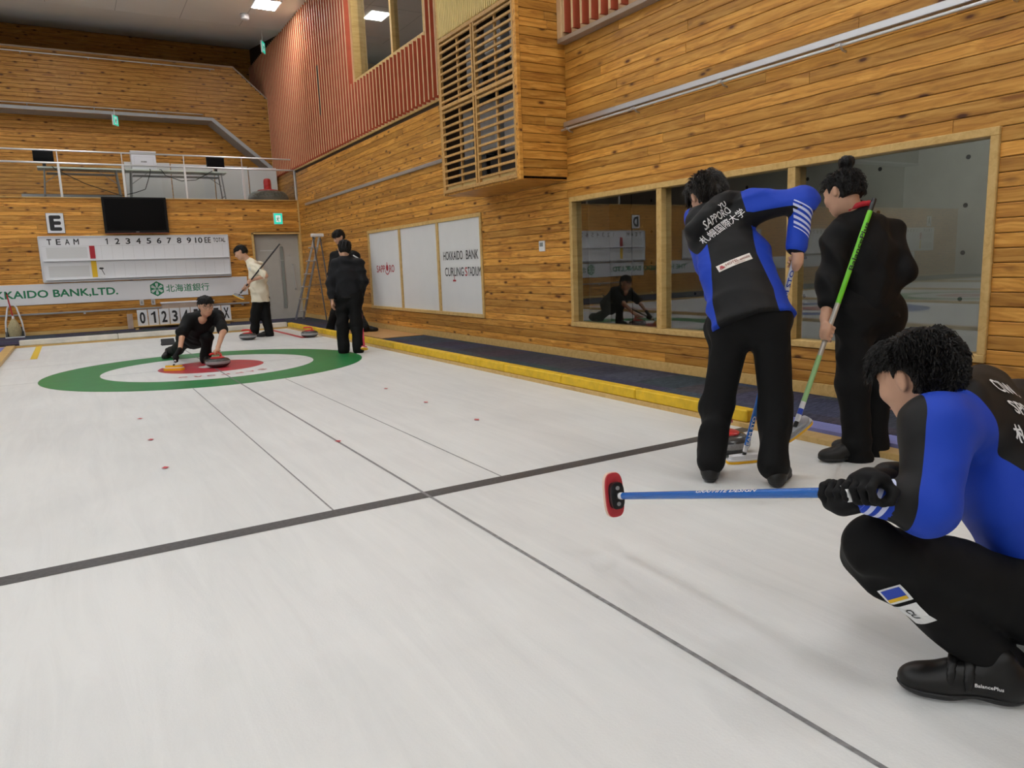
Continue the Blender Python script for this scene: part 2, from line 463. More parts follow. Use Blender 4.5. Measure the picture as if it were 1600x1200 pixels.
ice = structure(MB().box(XL, 2.29, YB, 5.47, -.05, 0).build('floor', 'ice'))
ZM = [0.0006]
def mark(name, mb_poly, mat, rise=None):
    ZM[0] += 0.0001
    mb = MB(); mb.add([(x, y, ZM[0]) for x, y in mb_poly[0]], mb_poly[1]); return mb.build(name, mat, ice)
def rect(x0, x1, y0, y1): return [(x0, y0), (x1, y0), (x1, y1), (x0, y1)], [(0, 1, 2, 3)]
def ring(cx, cy, r0, r1, n=96):
    vs = [(cx + r * math.cos(2 * math.pi * i / n), cy + r * math.sin(2 * math.pi * i / n)) for r in (r0, r1) for i in range(n)]
    return vs, [(i, n + i, n + (i + 1) % n, (i + 1) % n) for i in range(n)] if r0 > 0 else [tuple(range(n, 2 * n))]
def sheet(cx, outer, inner):
    mark('outer_ring', ring(cx, 0, 1.22, 1.83), outer)
    mark('inner_ring', ring(cx, 0, .155, .61), inner)
    mark('hog_line', rect(cx - 2.29, cx + 2.29, -6.50, -6.40), 'line_dark')
    for dx in (-.457, .457): mark('side_line', rect(cx + dx - .0045, cx + dx + .0045, -6.40, -1.80), 'line_thin')
    mark('centre_line', rect(cx - .008, cx + .008, -17.0, 3.66), 'line_thin')
    mark('tee_line', rect(cx - 2.29, cx + 2.29, -.006, .006), 'line_thin')
    mark('back_line', rect(cx - 2.29, cx + 2.29, 1.824, 1.836), 'line_thin')
    mark('yellow_mark', rect(cx - 2.02, cx - 1.93, 3.05, 5.47), 'line_yellow')
    mark('corner_line', rect(cx - 2.29, cx - 1.93, 3.02, 3.05), 'line_orange')
    mark('red_mark', rect(cx + 1.90, cx + 1.99, 2.95, 5.47), 'line_red')
    mark('corner_line', rect(cx + 1.90, cx + 2.29, 2.92, 2.95), 'line_red')
sheet(0, 'ring_green', 'ring_red')
for k, colr in ((1, 'ring_blue'), (2, 'ring_green'), (3, 'ring_blue')):
    sheet(-5.1 * k, colr, 'ring_red')
for dx in (-1.04, 1.04):
    for y in (-5.03, -4.13, -3.22):
        mark('measuring_dot', ([(dx - .022, y), (dx, y - .03), (dx + .022, y), (dx, y + .03)], [(0, 1, 2, 3)]), 'line_red')
mark('measuring_dot', ([(-.022, -5.04), (0, -5.07), (.022, -5.04), (0, -5.01)], [(0, 1, 2, 3)]), 'line_red')
# curved sponsor word round the house, read from the far end
for i, ch in enumerate('SAPPORO'):
    a = math.radians(-90 + (3 - i) * 9.2)
    rr = .93
    letter('ring_lettering', ch, (rr * math.cos(a), rr * math.sin(a), .0035), (math.sin(a), -math.cos(a), 0), (math.cos(a), math.sin(a), 0), 'ice_text', ice, height=.10, width=.095)

carpet = structure(MB().box(2.60, XW, YB, YF, -.05, CZ).box(XL, 2.60, 5.60, YF, -.05, CZ).build('floor_carpet', 'carpet'))
structure(MB().box(2.42, 2.60, YB, 5.60, -.05, CZ - .004).build('trim_1', 'purple_strip'))
# boards along the sheet
structure(MB().box(2.29, 2.42, YB, 5.47, -.05, .035, .004).build('trim_2', 'pale_wood'))
for k in range(4):
    xb = -2.32 - 5.1 * k
    structure(MB().box(xb - .13, xb, YB, 5.47, .0, .05, .004).build('trim_%d' % (3 + k), 'pale_wood'))
    structure(MB().box(xb - .36, xb - .13, YB, 5.47, .0, .03).build('trim_%d' % (7 + k), 'purple_strip'))
structure(MB().box(XL, 2.42, 5.47, 5.60, -.05, .03).build('trim_11', 'pale_wood'))

def planks(parent, origin, rz, length, rows, z0, openings=(), mat='larch', pitch=PITCH_Z, lmin=1.8, lmax=3.8, seed=1, proud=.016):
    """boards along local x of a wall whose face looks towards local -y; openings = (x0, x1, z0, z1)"""
    rr = random.Random(seed)
    ca, sa = math.cos(rz), math.sin(rz)
    for r in range(rows):
        za, zb = z0 + r * pitch, z0 + (r + 1) * pitch
        segs = [(0.0, length)]
        for (a, b_, c, d) in openings:
            if zb <= c + .012 or za >= d - .012: continue
            ns = []
            for s, e in segs:
                if e <= a or s >= b_: ns.append((s, e)); continue
                if s < a: ns.append((s, a))
                if e > b_: ns.append((b_, e))
            segs = ns
        for s, e in segs:
            p = s; first = True
            while p < e - .01:
                q = p + rr.uniform(lmin, lmax) * (rr.uniform(.3, 1) if first else 1); first = False
                if e - q < .5: q = e
                q = min(q, e)
                h = (q - p) / 2 - .0016; pr = proud + rr.uniform(-.0015, .0015)
                mb = MB(); t = .005; zh = pitch / 2 - .0022
                prof = [(0, -zh), (-pr + .003, -zh), (-pr, -zh + t), (-pr, zh - t), (-pr + .003, zh), (0, zh)]
                mb.add([(x, y, z) for x in (-h, h) for y, z in prof],
                       [(0, 1, 2, 3, 4, 5), (11, 10, 9, 8, 7, 6)] + [(i, 6 + i, 6 + (i + 1) % 6, (i + 1) % 6) for i in range(6)])
                mx = (p + q) / 2
                mb.build('plank', mat, parent, loc=(origin[0] + ca * mx, origin[1] + sa * mx, (za + zb) / 2), rz=rz)
                p = q

# right wall: local x runs from the far corner towards the camera (rz = -90 deg), its face looks to -X
WIN = [(-4.442 + 1.42, -4.442), (-4.442, -5.90), (-5.90, -7.35)]
W0, W1 = -3.02, -7.35
P0, P1_ = 3.31, -1.01
ZW0, ZW1 = .415, 1.805
UW = (3.43, .42, 4.38, 6.1)                     # upper window
wr = MB()
def wr_box(ya, yb, za, zb): wr.box(XW, XW + .22, ya, yb, za, zb)
wr_box(YB, W1, 0, ZC + .6); wr_box(W1, W0, 0, ZW0); wr_box(W1, W0, ZW1, ZC + .6); wr_box(W0, UW[1], 0, ZC + .6)
wr_box(UW[1], UW[0], 0, UW[2]); wr_box(UW[1], UW[0], UW[3], ZC + .6); wr_box(UW[0], 13.0, 0, ZC + .6)
wall_right = structure(wr.build('wall_right', 'wall_dark'))
ops = [(YF - W0, YF - W1, ZW0, ZW1), (YF - P0, YF - P1_, ZW0, ZW1)]
planks(wall_right, (XW, YF, 0), -math.pi / 2, YF + 13.0, 37, Z0, ops, lmin=2.3, lmax=4.6, seed=3)
planks(wall_right, (XW, 10.2, 0), -math.pi / 2, 10.2 - YF - .2, 9, 2.69, [], seed=17)
structure(MB().box(XW - .022, XW, YB, YF, CZ, Z0, .003).build('baseboard_right', 'pale_wood'))

# windows of the right wall
def window(n, y0, y1, z0, z1, mulls, covered, rec=0.0):
    w = structure(empty('window_%d' % n, (XW, (y0 + y1) / 2, z0)))
    def part(name, mat, mb):
        o = mb.build(name, mat, w); o.location = -Vector(w.location); return o
    fw = .05
    part('frame_head', 'pale_wood', MB().box(XW - .035, XW + .10 + rec, y1, y0, z1 - fw, z1, .004))
    part('frame_sill', 'pale_wood', MB().box(XW - .040, XW + .10 + rec, y1, y0, z0, z0 + fw, .004))
    for a in (y0 - fw, y1): part('frame_jamb', 'pale_wood', MB().box(XW - .035, XW + .10 + rec, a, a + fw, z0 + fw, z1 - fw, .004))
    ed = [y0] + mulls + [y1]
    for q in mulls: part('mullion', 'pale_wood', MB().box(XW - .030 + rec, XW + .10 + rec, q - .035, q + .035, z0 + fw, z1 - fw, .004))
    for i in range(len(ed) - 1):
        a = ed[i] - (fw if i == 0 else .035); b_ = ed[i + 1] + (fw if i == len(ed) - 2 else .035)
        if covered: part('white_screen', 'screen_white', MB().box(XW - .012, XW + .01, b_, a, z0 + fw, z1 - fw))
        else: part('pane', 'window_glass', MB().add([(XW + .03 + rec, a, z0 + fw), (XW + .03 + rec, b_, z0 + fw), (XW + .03 + rec, b_, z1 - fw), (XW + .03 + rec, a, z1 - fw)], [(0, 1, 2, 3)]))
    return w
win1 = window(1, W0, W1, ZW0, ZW1, [-4.44, -5.90], False)
win2 = window(2, P0, P1_, ZW0, ZW1, [1.83, .37], True)
win3 = window(3, UW[0], UW[1], UW[2], UW[3], [1.80], False, .06)
LX, LY = (0, -1, 0), (0, 0, 1)
def wlet(body, y, z, mat, **k):
    o = letter('lettering', body, (XW - .0135, y, z), LX, LY, mat, win2, **k); o.location = -Vector(win2.location)
wlet('SAPP', 2.78, 1.12, 'red_print', height=.125, width=.40, bold=.012)
wlet('RO', 2.26, 1.12, 'red_print', height=.125, width=.23, bold=.012)
def wpoly(poly, y, z, mat):
    o = MB().add([(XW - .0138, y - a, z + b_) for a, b_ in poly], [tuple(range(len(poly)))]).build('emblem', mat, win2); o.location = -Vector(win2.location)
def disc(r, n=20, sx=1.0): return [(r * sx * math.cos(2 * math.pi * i / n), r * math.sin(2 * math.pi * i / n)) for i in range(n)]
wpoly(disc(.055), 2.475, 1.135, 'red_print')
wpoly([(-.015, .05), (.015, .05), (.012, .095), (-.012, .095)], 2.475, 1.135, 'red_print')
wpoly([(.115 * math.cos(t), .115 * math.sin(t)) for t in np.linspace(math.radians(200), math.radians(340), 12)] + [(.095 * math.cos(t), .095 * math.sin(t)) for t in np.linspace(math.radians(340), math.radians(200), 12)], 2.475, 1.13, 'red_print')
wlet('HOKKAIDO', -.10, 1.27, 'black_print', height=.125, width=.62, bold=.010)
wlet('BANK', -.69, 1.27, 'black_print', height=.125, width=.36, bold=.010)
wlet('CURLING', -.12, 1.04, 'black_print', height=.125, width=.60, bold=.010)
wlet('S', -.495, 1.04, 'red_print', height=.125, width=.075, bold=.012)
wlet('TADIUM', -.735, 1.04, 'black_print', height=.125, width=.385, bold=.010)
wpoly([(-.05, -.012), (.05, -.012), (.05, .012), (-.05, .012)], -.12, .915, 'red_print')
wpoly([(-.008, 0), (.008, 0), (.008, .06), (-.008, .06)], -.12, .925, 'red_print')

# concrete room behind the window, and the dim room upstairs
room = structure(MB().box(6.1, 6.2, -12, -.2, -.05, 2.9).build('wall_concrete_back', 'concrete'))
structure(MB().box(XW + .22, 6.2, -.2, -.1, -.05, 2.9).build('wall_concrete_side', 'concrete'))
structure(MB().box(XW + .22, 6.2, -12.1, -12, -.05, 2.9).build('wall_concrete_near', 'concrete'))
structure(MB().box(XW + .22, 6.2, -12, -.1, -.05, CZ).build('floor_back_room', 'room_floor'))
structure(MB().box(XW + .22, 6.2, -12, -.1, 2.8, 2.9).build('ceiling_back_room', 'concrete'))
for y in np.arange(-11.1, -.5, .9):
    for z in (.62, 1.07, 1.52, 1.97):
        MB().cyl((6.097, y, z), (6.1, y, z), .022, n=10).build('tie_hole', 'hole_dark', room)
for y in np.arange(-11.55, -.5, 1.8):
    MB().box(6.096, 6.1, y - .004, y + .004, CZ, 2.8).build('form_joint', 'hole_dark', room)
UR = (-1.6, 7.6, 3.2, 6.5)                      # the room behind the upper window
structure(MB().box(6.3, 6.4, UR[0], UR[1], UR[2], UR[3]).build('wall_upper_room', 'concrete'))
structure(MB().box(XW + .22, 6.4, UR[0], UR[1], UR[2], UR[2] + .1).build('floor_upper_room', 'room_floor'))
structure(MB().box(XW + .22, 6.4, UR[0] - .1, UR[0], UR[2], UR[3]).build('wall_upper_room_near', 'concrete'))
structure(MB().box(XW + .22, 6.4, UR[1], UR[1] + .1, UR[2], UR[3]).build('wall_upper_room_far', 'concrete'))
structure(MB().box(XW + .22, 6.4, UR[0] - .1, UR[1] + .1, UR[3], UR[3] + .1).build('ceiling_upper_room', 'concrete'))
ul = MB().box(4.72, 5.12, 5.95, 6.45, UR[3] - .02, UR[3]).build('upper_room_light', 'led_soft'); at_base(ul, (4.92, 6.2, UR[3]))
props(ul, 'square white ceiling light seen through the upper window in the red slatted wall', 'ceiling light')
for yy, wh in ((-5.7, 'middle'), (-8.0, 'near')):  # unseen lamps added to brighten the concrete behind the glass
    fill_lamp = MB().box(4.6, 4.9, yy - .15, yy + .15, 2.785, 2.8).build('back_room_fill', 'led'); at_base(fill_lamp, (4.75, yy, 2.8))
    props(fill_lamp, 'added square fill light in the concrete room behind the window, %s one' % wh, 'ceiling light', 'added fill lights of the concrete room')

# far wall
door_op = (2.30 - XL, 3.33 - XL, -1, 1.99)
fw_ = MB().box(XL, 2.27, YF, YF + .2, 0, 2.735).box(2.27, XW, YF, YF + .2, 1.99, 2.735)
wall_far = structure(fw_.build('wall_far', 'wall_dark'))
planks(wall_far, (-3.0, YF, 0), 0, XW + 3.0, 30, Z0 - .02, [(2.27 + 3.0, 3.36 + 3.0, -1, 1.99)], seed=5, lmin=1.6, lmax=3.2)
# the rest of the far wall beyond the picture, joined
def joined_planks(name, parent, x0, x1, y, z0, z1, mat='larch', clip=None, lmin=2.0, lmax=3.6, seed=2):
    rr = random.Random(seed); mb = MB(); z = z0
    while z < z1 - .02:
        zt = min(z + PITCH_Z, z1); a = x0; 
        while a < x1 - .01:
            q = min(a + rr.uniform(lmin, lmax), x1)
            s, e = a, q
            if clip:
                lo, hi = clip((z + zt) / 2); s, e = max(s, lo), min(e, hi)
            if e > s + .01:
                mb.box(s + .001, e - .001, y - .016 + rr.uniform(-.001, .001), y, z + .0025, zt - .0025, .004)
            a = q
        z = zt
    o = mb.build(name, mat, parent); o['kind'] = 'stuff'; return o
joined_planks('plank_cladding', wall_far, XL, -3.0, YF, Z0 - .02, 2.735)
structure(MB().box(XL, 2.27, YF - .02, YF, CZ, Z0 - .02, .003).build('baseboard_far', 'pale_wood'))
structure(MB().box(XL, XW, YF - .05, YF + .2, 2.735, 2.755, .003).build('trim_12', 'pale_wood'))
structure(MB().box(XW - .045, XW - .017, YF - .045, YF - .017, CZ, 2.735, .003).build('trim_13', 'pale_wood'))
# doorway with a grey sliding door
dr = structure(empty('door_1', (2.8, YF, CZ)))
def dpart(name, mat, mb, **k):
    o = mb.build(name, mat, dr, **k); o.location = -Vector(dr.location); return o
dpart('door_frame', 'pale_wood', MB().box(2.23, 2.28, YF - .03, YF + .10, CZ, 2.03, .003).box(2.23, 3.34, YF - .03, YF + .10, 1.99, 2.03, .003).box(3.29, 3.34, YF - .03, YF + .10, CZ, 1.99, .003))
dpart('door_leaf', 'door_grey', MB().box(2.28, 3.29, YF + .10, YF + .14, CZ, 1.99))
dpart('door_glass_slot', 'lcd_grey', MB().box(2.86, 2.935, YF + .094, YF + .10, .30, 1.72, .002))
dpart('door_slot_rim', 'aluminium', MB().box(2.85, 2.86, YF + .09, YF + .10, .29, 1.73).box(2.935, 2.945, YF + .09, YF + .10, .29, 1.73).box(2.86, 2.935, YF + .09, YF + .10, 1.72, 1.73).box(2.86, 2.935, YF + .09, YF + .10, 1.40, 1.408))
dpart('handle', 'aluminium', MB().tube([(3.13, YF + .10, 1.30), (3.13, YF + .05, 1.28), (3.15, YF + .05, .75), (3.15, YF + .10, .73)], .012))
dpart('lock', 'aluminium', MB().cyl((3.08, YF + .09, 1.52), (3.08, YF + .10, 1.52), .02))
dpart('header_slot', 'board_grey', MB().box(2.42, 2.72, YF + .094, YF + .10, 1.62, 1.64))

# ceiling, other sides of the hall
ceiling = structure(MB().box(XL, XW, YB, 7.9, ZC, ZC + .1).build('ceiling', 'ceiling_white'))
ce2 = MB(); ce2.add([(XL, 7.9, ZC), (XW, 7.9, ZC), (XW, 11.4, 6.95), (XL, 11.4, 6.95), (XL, 7.9, ZC + .1), (XW, 7.9, ZC + .1), (XW, 11.4, 7.05), (XL, 11.4, 7.05)],
        [(0, 1, 2, 3), (7, 6, 5, 4), (0, 4, 5, 1), (1, 5, 6, 2), (2, 6, 7, 3), (3, 7, 4, 0)])
structure(ce2.build('ceiling_gallery', 'ceiling_white'))
for y in np.arange(-16.1, 7.9, 2.4): MB().box(XL, XW, y - .006, y + .006, ZC - .003, ZC).build('panel_seam', 'ceiling_seam', ceiling)
for x in np.arange(-22.8, 3.3, 1.2): MB().box(x - .004, x + .004, YB, 7.9, ZC - .003, ZC).build('panel_seam', 'ceiling_seam', ceiling)
structure(MB().box(XL - .2, XL, YB, 12, 0, 7.05).build('wall_left', 'hall_white'))
structure(MB().box(XL, XW + .2, YB - .2, YB, 0, ZC + .1).build('wall_rear', 'hall_white'))

# balcony and upper gallery
structure(MB().box(XL, XW, YF + .2, 10.2, 2.55, 2.68).build('floor_balcony', 'soffit_grey'))
wb = structure(MB().box(XL, XW, 10.2, 10.3, 2.68, 4.95).build('wall_balcony', 'wall_dark'))
joined_planks('plank_cladding', wb, -6.0, XW, 10.2, 2.70, 4.90, seed=9)
wg = structure(MB().box(XL, XW, 11.4, 11.5, 4.9, 7.05).build('wall_gallery', 'wall_dark'))
joined_planks('plank_cladding', wg, -6.0, XW, 11.4, 5.0, 6.94, seed=11)
YBN = 9.6
band_poly = [(XL, 4.76), (1.93, 4.76), (XW, 3.56), (XW, 5.24), (2.51, 6.0), (XL, 6.0)]
wband = structure(MB().prism(band_poly, (0, YBN, 0), (1, 0, 0), (0, 0, 1), (0, 1, 0), .10).build('wall_gallery_parapet', 'wall_dark'))
def bclip(z):
    hi = XW if z < 5.24 else (2.51 + (6.0 - z) / (6.0 - 5.24) * (XW - 2.51))
    lo = -6.0 if z > 4.76 else 1.93 + (4.76 - z) / 1.2 * (XW - 1.93)
    return lo, hi
joined_planks('plank_cladding', wband, -6.0, XW, YBN, 3.60, 5.99, clip=bclip, seed=13)
structure(MB().prism([(XL, 4.74), (1.93, 4.74), (XW, 3.54), (XW, 3.65), (1.97, 4.81), (XL, 4.81)], (0, YBN - .022, 0), (1, 0, 0), (0, 0, 1), (0, 1, 0), .62).build('ceiling_gallery_soffit', 'soffit_grey'))
structure(MB().prism([(XL, 5.99), (2.515, 5.99), (XW, 5.235), (XW, 5.27), (2.53, 6.02), (XL, 6.02)], (0, YBN - .03, 0), (1, 0, 0), (0, 0, 1), (0, 1, 0), .16).build('trim_14', 'rail_brown'))
structure(MB().box(XL, XW, YBN + .1, 11.4, 4.80, 4.90).build('floor_gallery', 'soffit_grey'))

# vertical fins on the upper right wall: red flanks, cream front edges
fin_wall = structure(MB().box(XW - .006, XW, YB, UW[1], 3.44, ZC).box(XW - .006, XW, UW[1], UW[0], 3.44, UW[2]).box(XW - .006, XW, UW[1], UW[0], UW[3], ZC).box(XW - .006, XW, UW[0], 11.3, 3.44, ZC).build('wall_right_upper', 'cream_edge'))
fins_rest = MB(); fins_rest_edge = MB()
FD, FT, FP = .095, .027, .152
y = 11.2
nf = 0
def fin(yc, za, zb):
    global nf
    nf += 1
    mb = MB().box(XW - .006 - FD + .008, XW - .006, yc - FT / 2, yc + FT / 2, za, zb)
    o = mb.build('slat', 'red_slat', fin_wall)
    MB().box(XW - .006 - FD, XW - .006 - FD + .008, yc - FT / 2, yc + FT / 2, za, zb).build('slat_edge', 'cream_edge', o)
while y > -8.5:
    if not (-3.02 < y < -1.12):
        top = ZC - .005 if y < 7.85 else ZC + (y - 7.9) * .14 - .02
        if UW[1] - .05 < y < UW[0] + .05: fin(y, 3.46, UW[2] - .02)
        else: fin(y, 3.46, min(top, 6.44))
    y -= FP
structure(MB().box(XW - .035, XW, -1.13, 8.0, 3.415, 3.445, .004).build('trim_15', 'pale_wood'))
structure(MB().box(XW - .115, XW, YB, -2.99, 3.365, 3.41, .004).build('trim_16', 'rail_brown'))
structure(MB().box(XW - .115, XW - .02, -3.07, -2.99, 3.41, ZC, .004).build('trim_17', 'cream_edge'))

sy = 11.2 - 38 * FP - FT / 2 - .0005
MB().prism([(3.268, 5.12), (3.30, 5.16), (3.335, 5.02), (3.325, 4.80), (3.335, 4.60), (3.31, 4.40), (3.285, 4.18), (3.272, 4.20), (3.275, 4.55), (3.268, 4.85)], (0, sy, 0), (1, 0, 0), (0, 0, 1), (0, -1, 0), .002).build('scuff_mark', 'dark_grey', fin_wall)

# boxed-out ventilation bay: plank sides, lattice front
XB, YN, YA = 2.74, -2.97, -1.15
bay = structure(empty('wall_bay', (XW, (YN + YA) / 2, 2.0)))
def bpart(name, mat, mb, parent=bay):
    o = mb.build(name, mat, parent)
    if parent is bay: o.location = -Vector(bay.location)
    return o
def bay_planks():
    r = random.Random(21); z = 2.02; 
    while z < ZC - .05:
        zt = min(z + PITCH_Z, ZC)
        cuts = [XB + .045, XW] if r.random() < .8 else [XB + .045, XB + r.uniform(.2, .45), XW]
        for a, b_ in zip(cuts[:-1], cuts[1:]):
            o = MB().box(-(b_ - a) / 2 + .0008, (b_ - a) / 2 - .0008, -.016, 0, -(zt - z) / 2 + .0022, (zt - z) / 2 - .0022, .004).build('plank', 'larch', bay)
            o.location = Vector(((a + b_) / 2, YN, (z + zt) / 2)) - Vector(bay.location)
        z = zt
bpart('side_wall', 'wall_dark', MB().box(XB + .02, XW, YN, YN + .03, 2.0, ZC).box(XB + .02, XW, YA - .03, YA, 2.0, ZC))
bay_planks()
bpart('corner_post', 'larch', MB().box(XB, XB + .045, YN - .02, YN + .04, 1.985, ZC, .004))
bpart('corner_post', 'lattice_wood', MB().box(XB, XB + .04, YA - .04, YA, 1.985, ZC, .004))
bpart('bottom_panel', 'larch', MB().box(XB + .02, XW, YN, YA, 1.985, 2.015))
bpart('back_panel', 'wall_dark', MB().box(XW - .03, XW, YN + .03, YA - .03, 2.015, ZC))
ZB1, ZB2 = 3.02, 3.79
bpart('cream_cladding', 'cream_panel', MB().box(XB + .02, XB + .05, YN + .04, YA - .04, ZB2 + .04, ZC))
yy = YN + .06
while yy < YA - .05:
    bpart('cladding_rib', 'cream_panel', MB().box(XB + .006, XB + .02, yy, yy + .022, ZB2 + .04, ZC, .003)); yy += .045
for z in (2.03, ZB1, ZB2): bpart('rail', 'lattice_wood', MB().box(XB - .005, XB + .05, YN + .04, YA - .04, z - .02, z + .02, .003))
ym = (YN + YA) / 2
for (za, zb, n) in ((2.05, ZB1 - .02, 11), (ZB1 + .02, ZB2 - .02, 9)):
    for (ya, yb) in ((YN + .04, ym - .015), (ym + .015, YA - .04)):
        fr = bpart('lattice_frame', 'lattice_wood', MB().box(XB, XB + .04, ya, ya + .03, za, zb, .002).box(XB, XB + .04, yb - .03, yb, za, zb, .002))
        bpart('lattice_upright', 'lattice_wood', MB().box(XB + .03, XB + .055, (ya + yb) / 2 - .015, (ya + yb) / 2 + .015, za, zb, .002))
        for i in range(n):
            zc = za + (i + .6) * (zb - za) / n
            bpart('lattice_slat', 'lattice_wood', MB().box(XB + .004, XB + .030, ya + .03, yb - .03, zc - .013, zc + .013, .002))
bpart('kick_board', 'cream_panel', MB().box(XB + .035, XB + .05, YN + .05, YA - .05, 2.03, 2.11))
for (ya, yb, za, zb) in ((-2.82, -2.38, 2.35, 2.97), (-2.20, -1.80, 2.42, 2.97), (-2.82, -2.55, 3.28, 3.78), (-2.35, -2.0, 3.45, 3.78), (-1.72, -1.55, 3.2, 3.78), (-1.62, -1.40, 2.3, 2.97)):
    bpart('duct', 'duct_grey', MB().box(XB + .18, XB + .5, ya, yb, za, zb, .02))
for (ya, yb, za, zb) in ((-2.90, -2.1, 2.10, 2.33), (-2.0, -1.3, 2.10, 2.38), (-2.5, -2.12, 3.06, 3.42), (-2.0, -1.75, 3.06, 3.40), (-2.92, -2.56, 3.06, 3.26)):
    bpart('louver', 'louver_black', MB().box(XB + .15, XB + .45, ya, yb, za, zb, .01))
bpart('painted_shade', 'hole_dark', MB().box(XB + .52, XB + .54, YN + .03, YA - .03, 2.02, ZB2))  # dark sheet painting in the shade deep behind the lattice

# ------------------------------------------------------------------ ceiling lamps and fittings
def ceiling_panel(x, y, label):
    o = empty('ceiling_light', (x, y, ZC), label, 'ceiling light', 'square ceiling lights')
    MB().box(-.26, .26, -.30, .30, -.012, 0, .003).build('frame', 'white_paint', o)
    MB().box(-.225, .225, -.265, .265, -.016, -.0125).build('diffuser', 'led', o)
for i in range(7):
    for j in range(6):
        x, y = 2.62 - 3.75 * i, 6.33 - 4.1 * j
        lab = 'square white light panel in the ceiling beside the red slatted wall and smoke detector' if (i, j) == (0, 0) else 'square white ceiling light panel outside the picture, row %d from the wall, place %d' % (i + 1, j + 1)
        ceiling_panel(x, y, lab)
sd = empty('smoke_detector', (2.36, 7.1, ZC), 'round white smoke detector hanging below the ceiling near the light panel', 'smoke detector')
MB().lathe([(.09, 0), (.09, -.03), (.085, -.035), (.085, -.09), (.07, -.105), (.02, -.11)], n=24).build('housing', 'white_paint', sd, smooth=True)
MB().lathe([(.095, 0), (.095, -.012)], n=24).build('base', 'ceiling_seam', sd)

def exit_sign(loc, rz, label, w=.20, h=.25, hang=False):
    o = empty('exit_sign', loc, label, 'exit sign', rz=rz)
    MB().box(-w / 2, w / 2, -.03, .0, -h / 2, h / 2, .004).build('housing', 'white_paint', o)
    f = MB().box(-w / 2 + .008, w / 2 - .008, -.034, -.03, -h / 2 + .008, h / 2 - .008).build('face', 'exit_green', o)
    MB().add([(-.055, -.0345, -.075), (.055, -.0345, -.075), (.055, -.0345, .075), (-.055, -.0345, .075)], [(0, 1, 2, 3)]).build('doorway', 'exit_white', f)
    mb = MB()
    for a, b_, r in (((-.005, .015), (-.015, -.02), .012), ((-.015, -.02), (.015, -.045), .008), ((.015, -.045), (.008, -.07), .006), ((-.015, -.02), (-.03, -.04), .008), ((-.03, -.04), (-.05, -.05), .006), ((0, .02), (.025, .005), .006), ((.025, .005), (.035, .02), .005), ((-.005, .02), (-.03, .01), .006), ((-.03, .01), (-.035, -.01), .005)):
        mb.cyl((a[0], -.036, a[1]), (b_[0], -.036, b_[1]), r * .8, n=6)
    mb.lathe([(.0, -.011), (.011, 0), (0, .011)], (.004, -.036, .042), n=8)
    mb.build('running_figure', 'green_print', f)
    if hang: MB().cyl((0, -.015, h / 2), (0, -.015, h / 2 + hang), .008).build('hanger', 'white_paint', o)
    return o
exit_sign((2.85, YF - .017, 2.335), 0, 'green running-man exit sign on the plank wall above the grey door')
exit_sign((-.13, 9.52, 4.60), math.radians(60), 'narrow green exit sign hung under the gallery soffit', .22, .22, .12)
exit_sign((2.95, 8.3, 6.17), math.radians(60), 'green exit sign hung high beside the top of the red slatted wall', .22, .25, .235)

# ------------------------------------------------------------------ rails on the walls
def wall_rail(y0, y1, z, label, tube_too):
    o = empty('curtain_rail', (XW, (y0 + y1) / 2, z), label, 'rail')
    off = -Vector(o.location)
    a = MB().box(XW - .06, XW - .016, y1, y0, z, z + .05, .004).build('channel', 'aluminium', o); a.location = off
    if tube_too:
        a = MB().tube([(XW - .085, y0, z - .035), (XW - .085, y1, z - .035)], .011, 10).build('tube', 'bright_metal', o, smooth=True); a.location = off
        n = 7
        for i in range(n):
            yy = y0 + (y1 - y0) * (i + .1) / n
            a = MB().tube([(XW - .085, yy, z - .035), (XW - .05, yy, z - .06), (XW - .016, yy, z - .065)], .008, 8).cyl((XW - .10, yy - .02, z - .035), (XW - .10, yy + .02, z - .035), .014, n=8).build('bracket', 'aluminium', o); a.location = off
wall_rail(-2.99, -10.5, 2.535, 'aluminium rail with a round tube beneath running above the big window', True)
wall_rail(7.1, -1.13, 2.575, 'thin aluminium rail running under the red slats to the lattice bay', False)

th = empty('thermostat', (XW - .016, -2.46, 1.31), 'small white thermostat on the plank wall between the two windows', 'thermostat')
MB().box(-.022, 0, -.055, .055, -.06, .06, .004).build('case', 'thermo_white', th)
MB().box(-.024, -.022, -.035, .035, -.005, .04).build('display', 'lcd_grey', th)

# ------------------------------------------------------------------ far wall: sign, screen, scoreboards, banner
EX, EZ = (1, 0, 0), (0, 0, 1)
YP = YF - .021
def sheet_sign(ch, x, label):
    o = empty('letter_sign', (x, YP, 2.05), label, 'sign', 'sheet letter signs')
    MB().box(-.155, .155, -.012, 0, 0, .40, .002).build('plate', 'black_print', o)
    MB().box(-.148, .148, -.014, -.012, .007, .393).build('face', 'board_white', o)
    letter('lettering', ch, (0, -.0148, .20), EX, EZ, 'black_print', o, width=.205, height=.30, bold=.045)
sheet_sign('E', -1.505, 'white plate with a big black letter E left of the television')
for k, ch in enumerate('DCBA'): sheet_sign(ch, -1.505 - 5.1 * (k + 1), 'white plate with a big black letter %s further along the far wall' % ch)

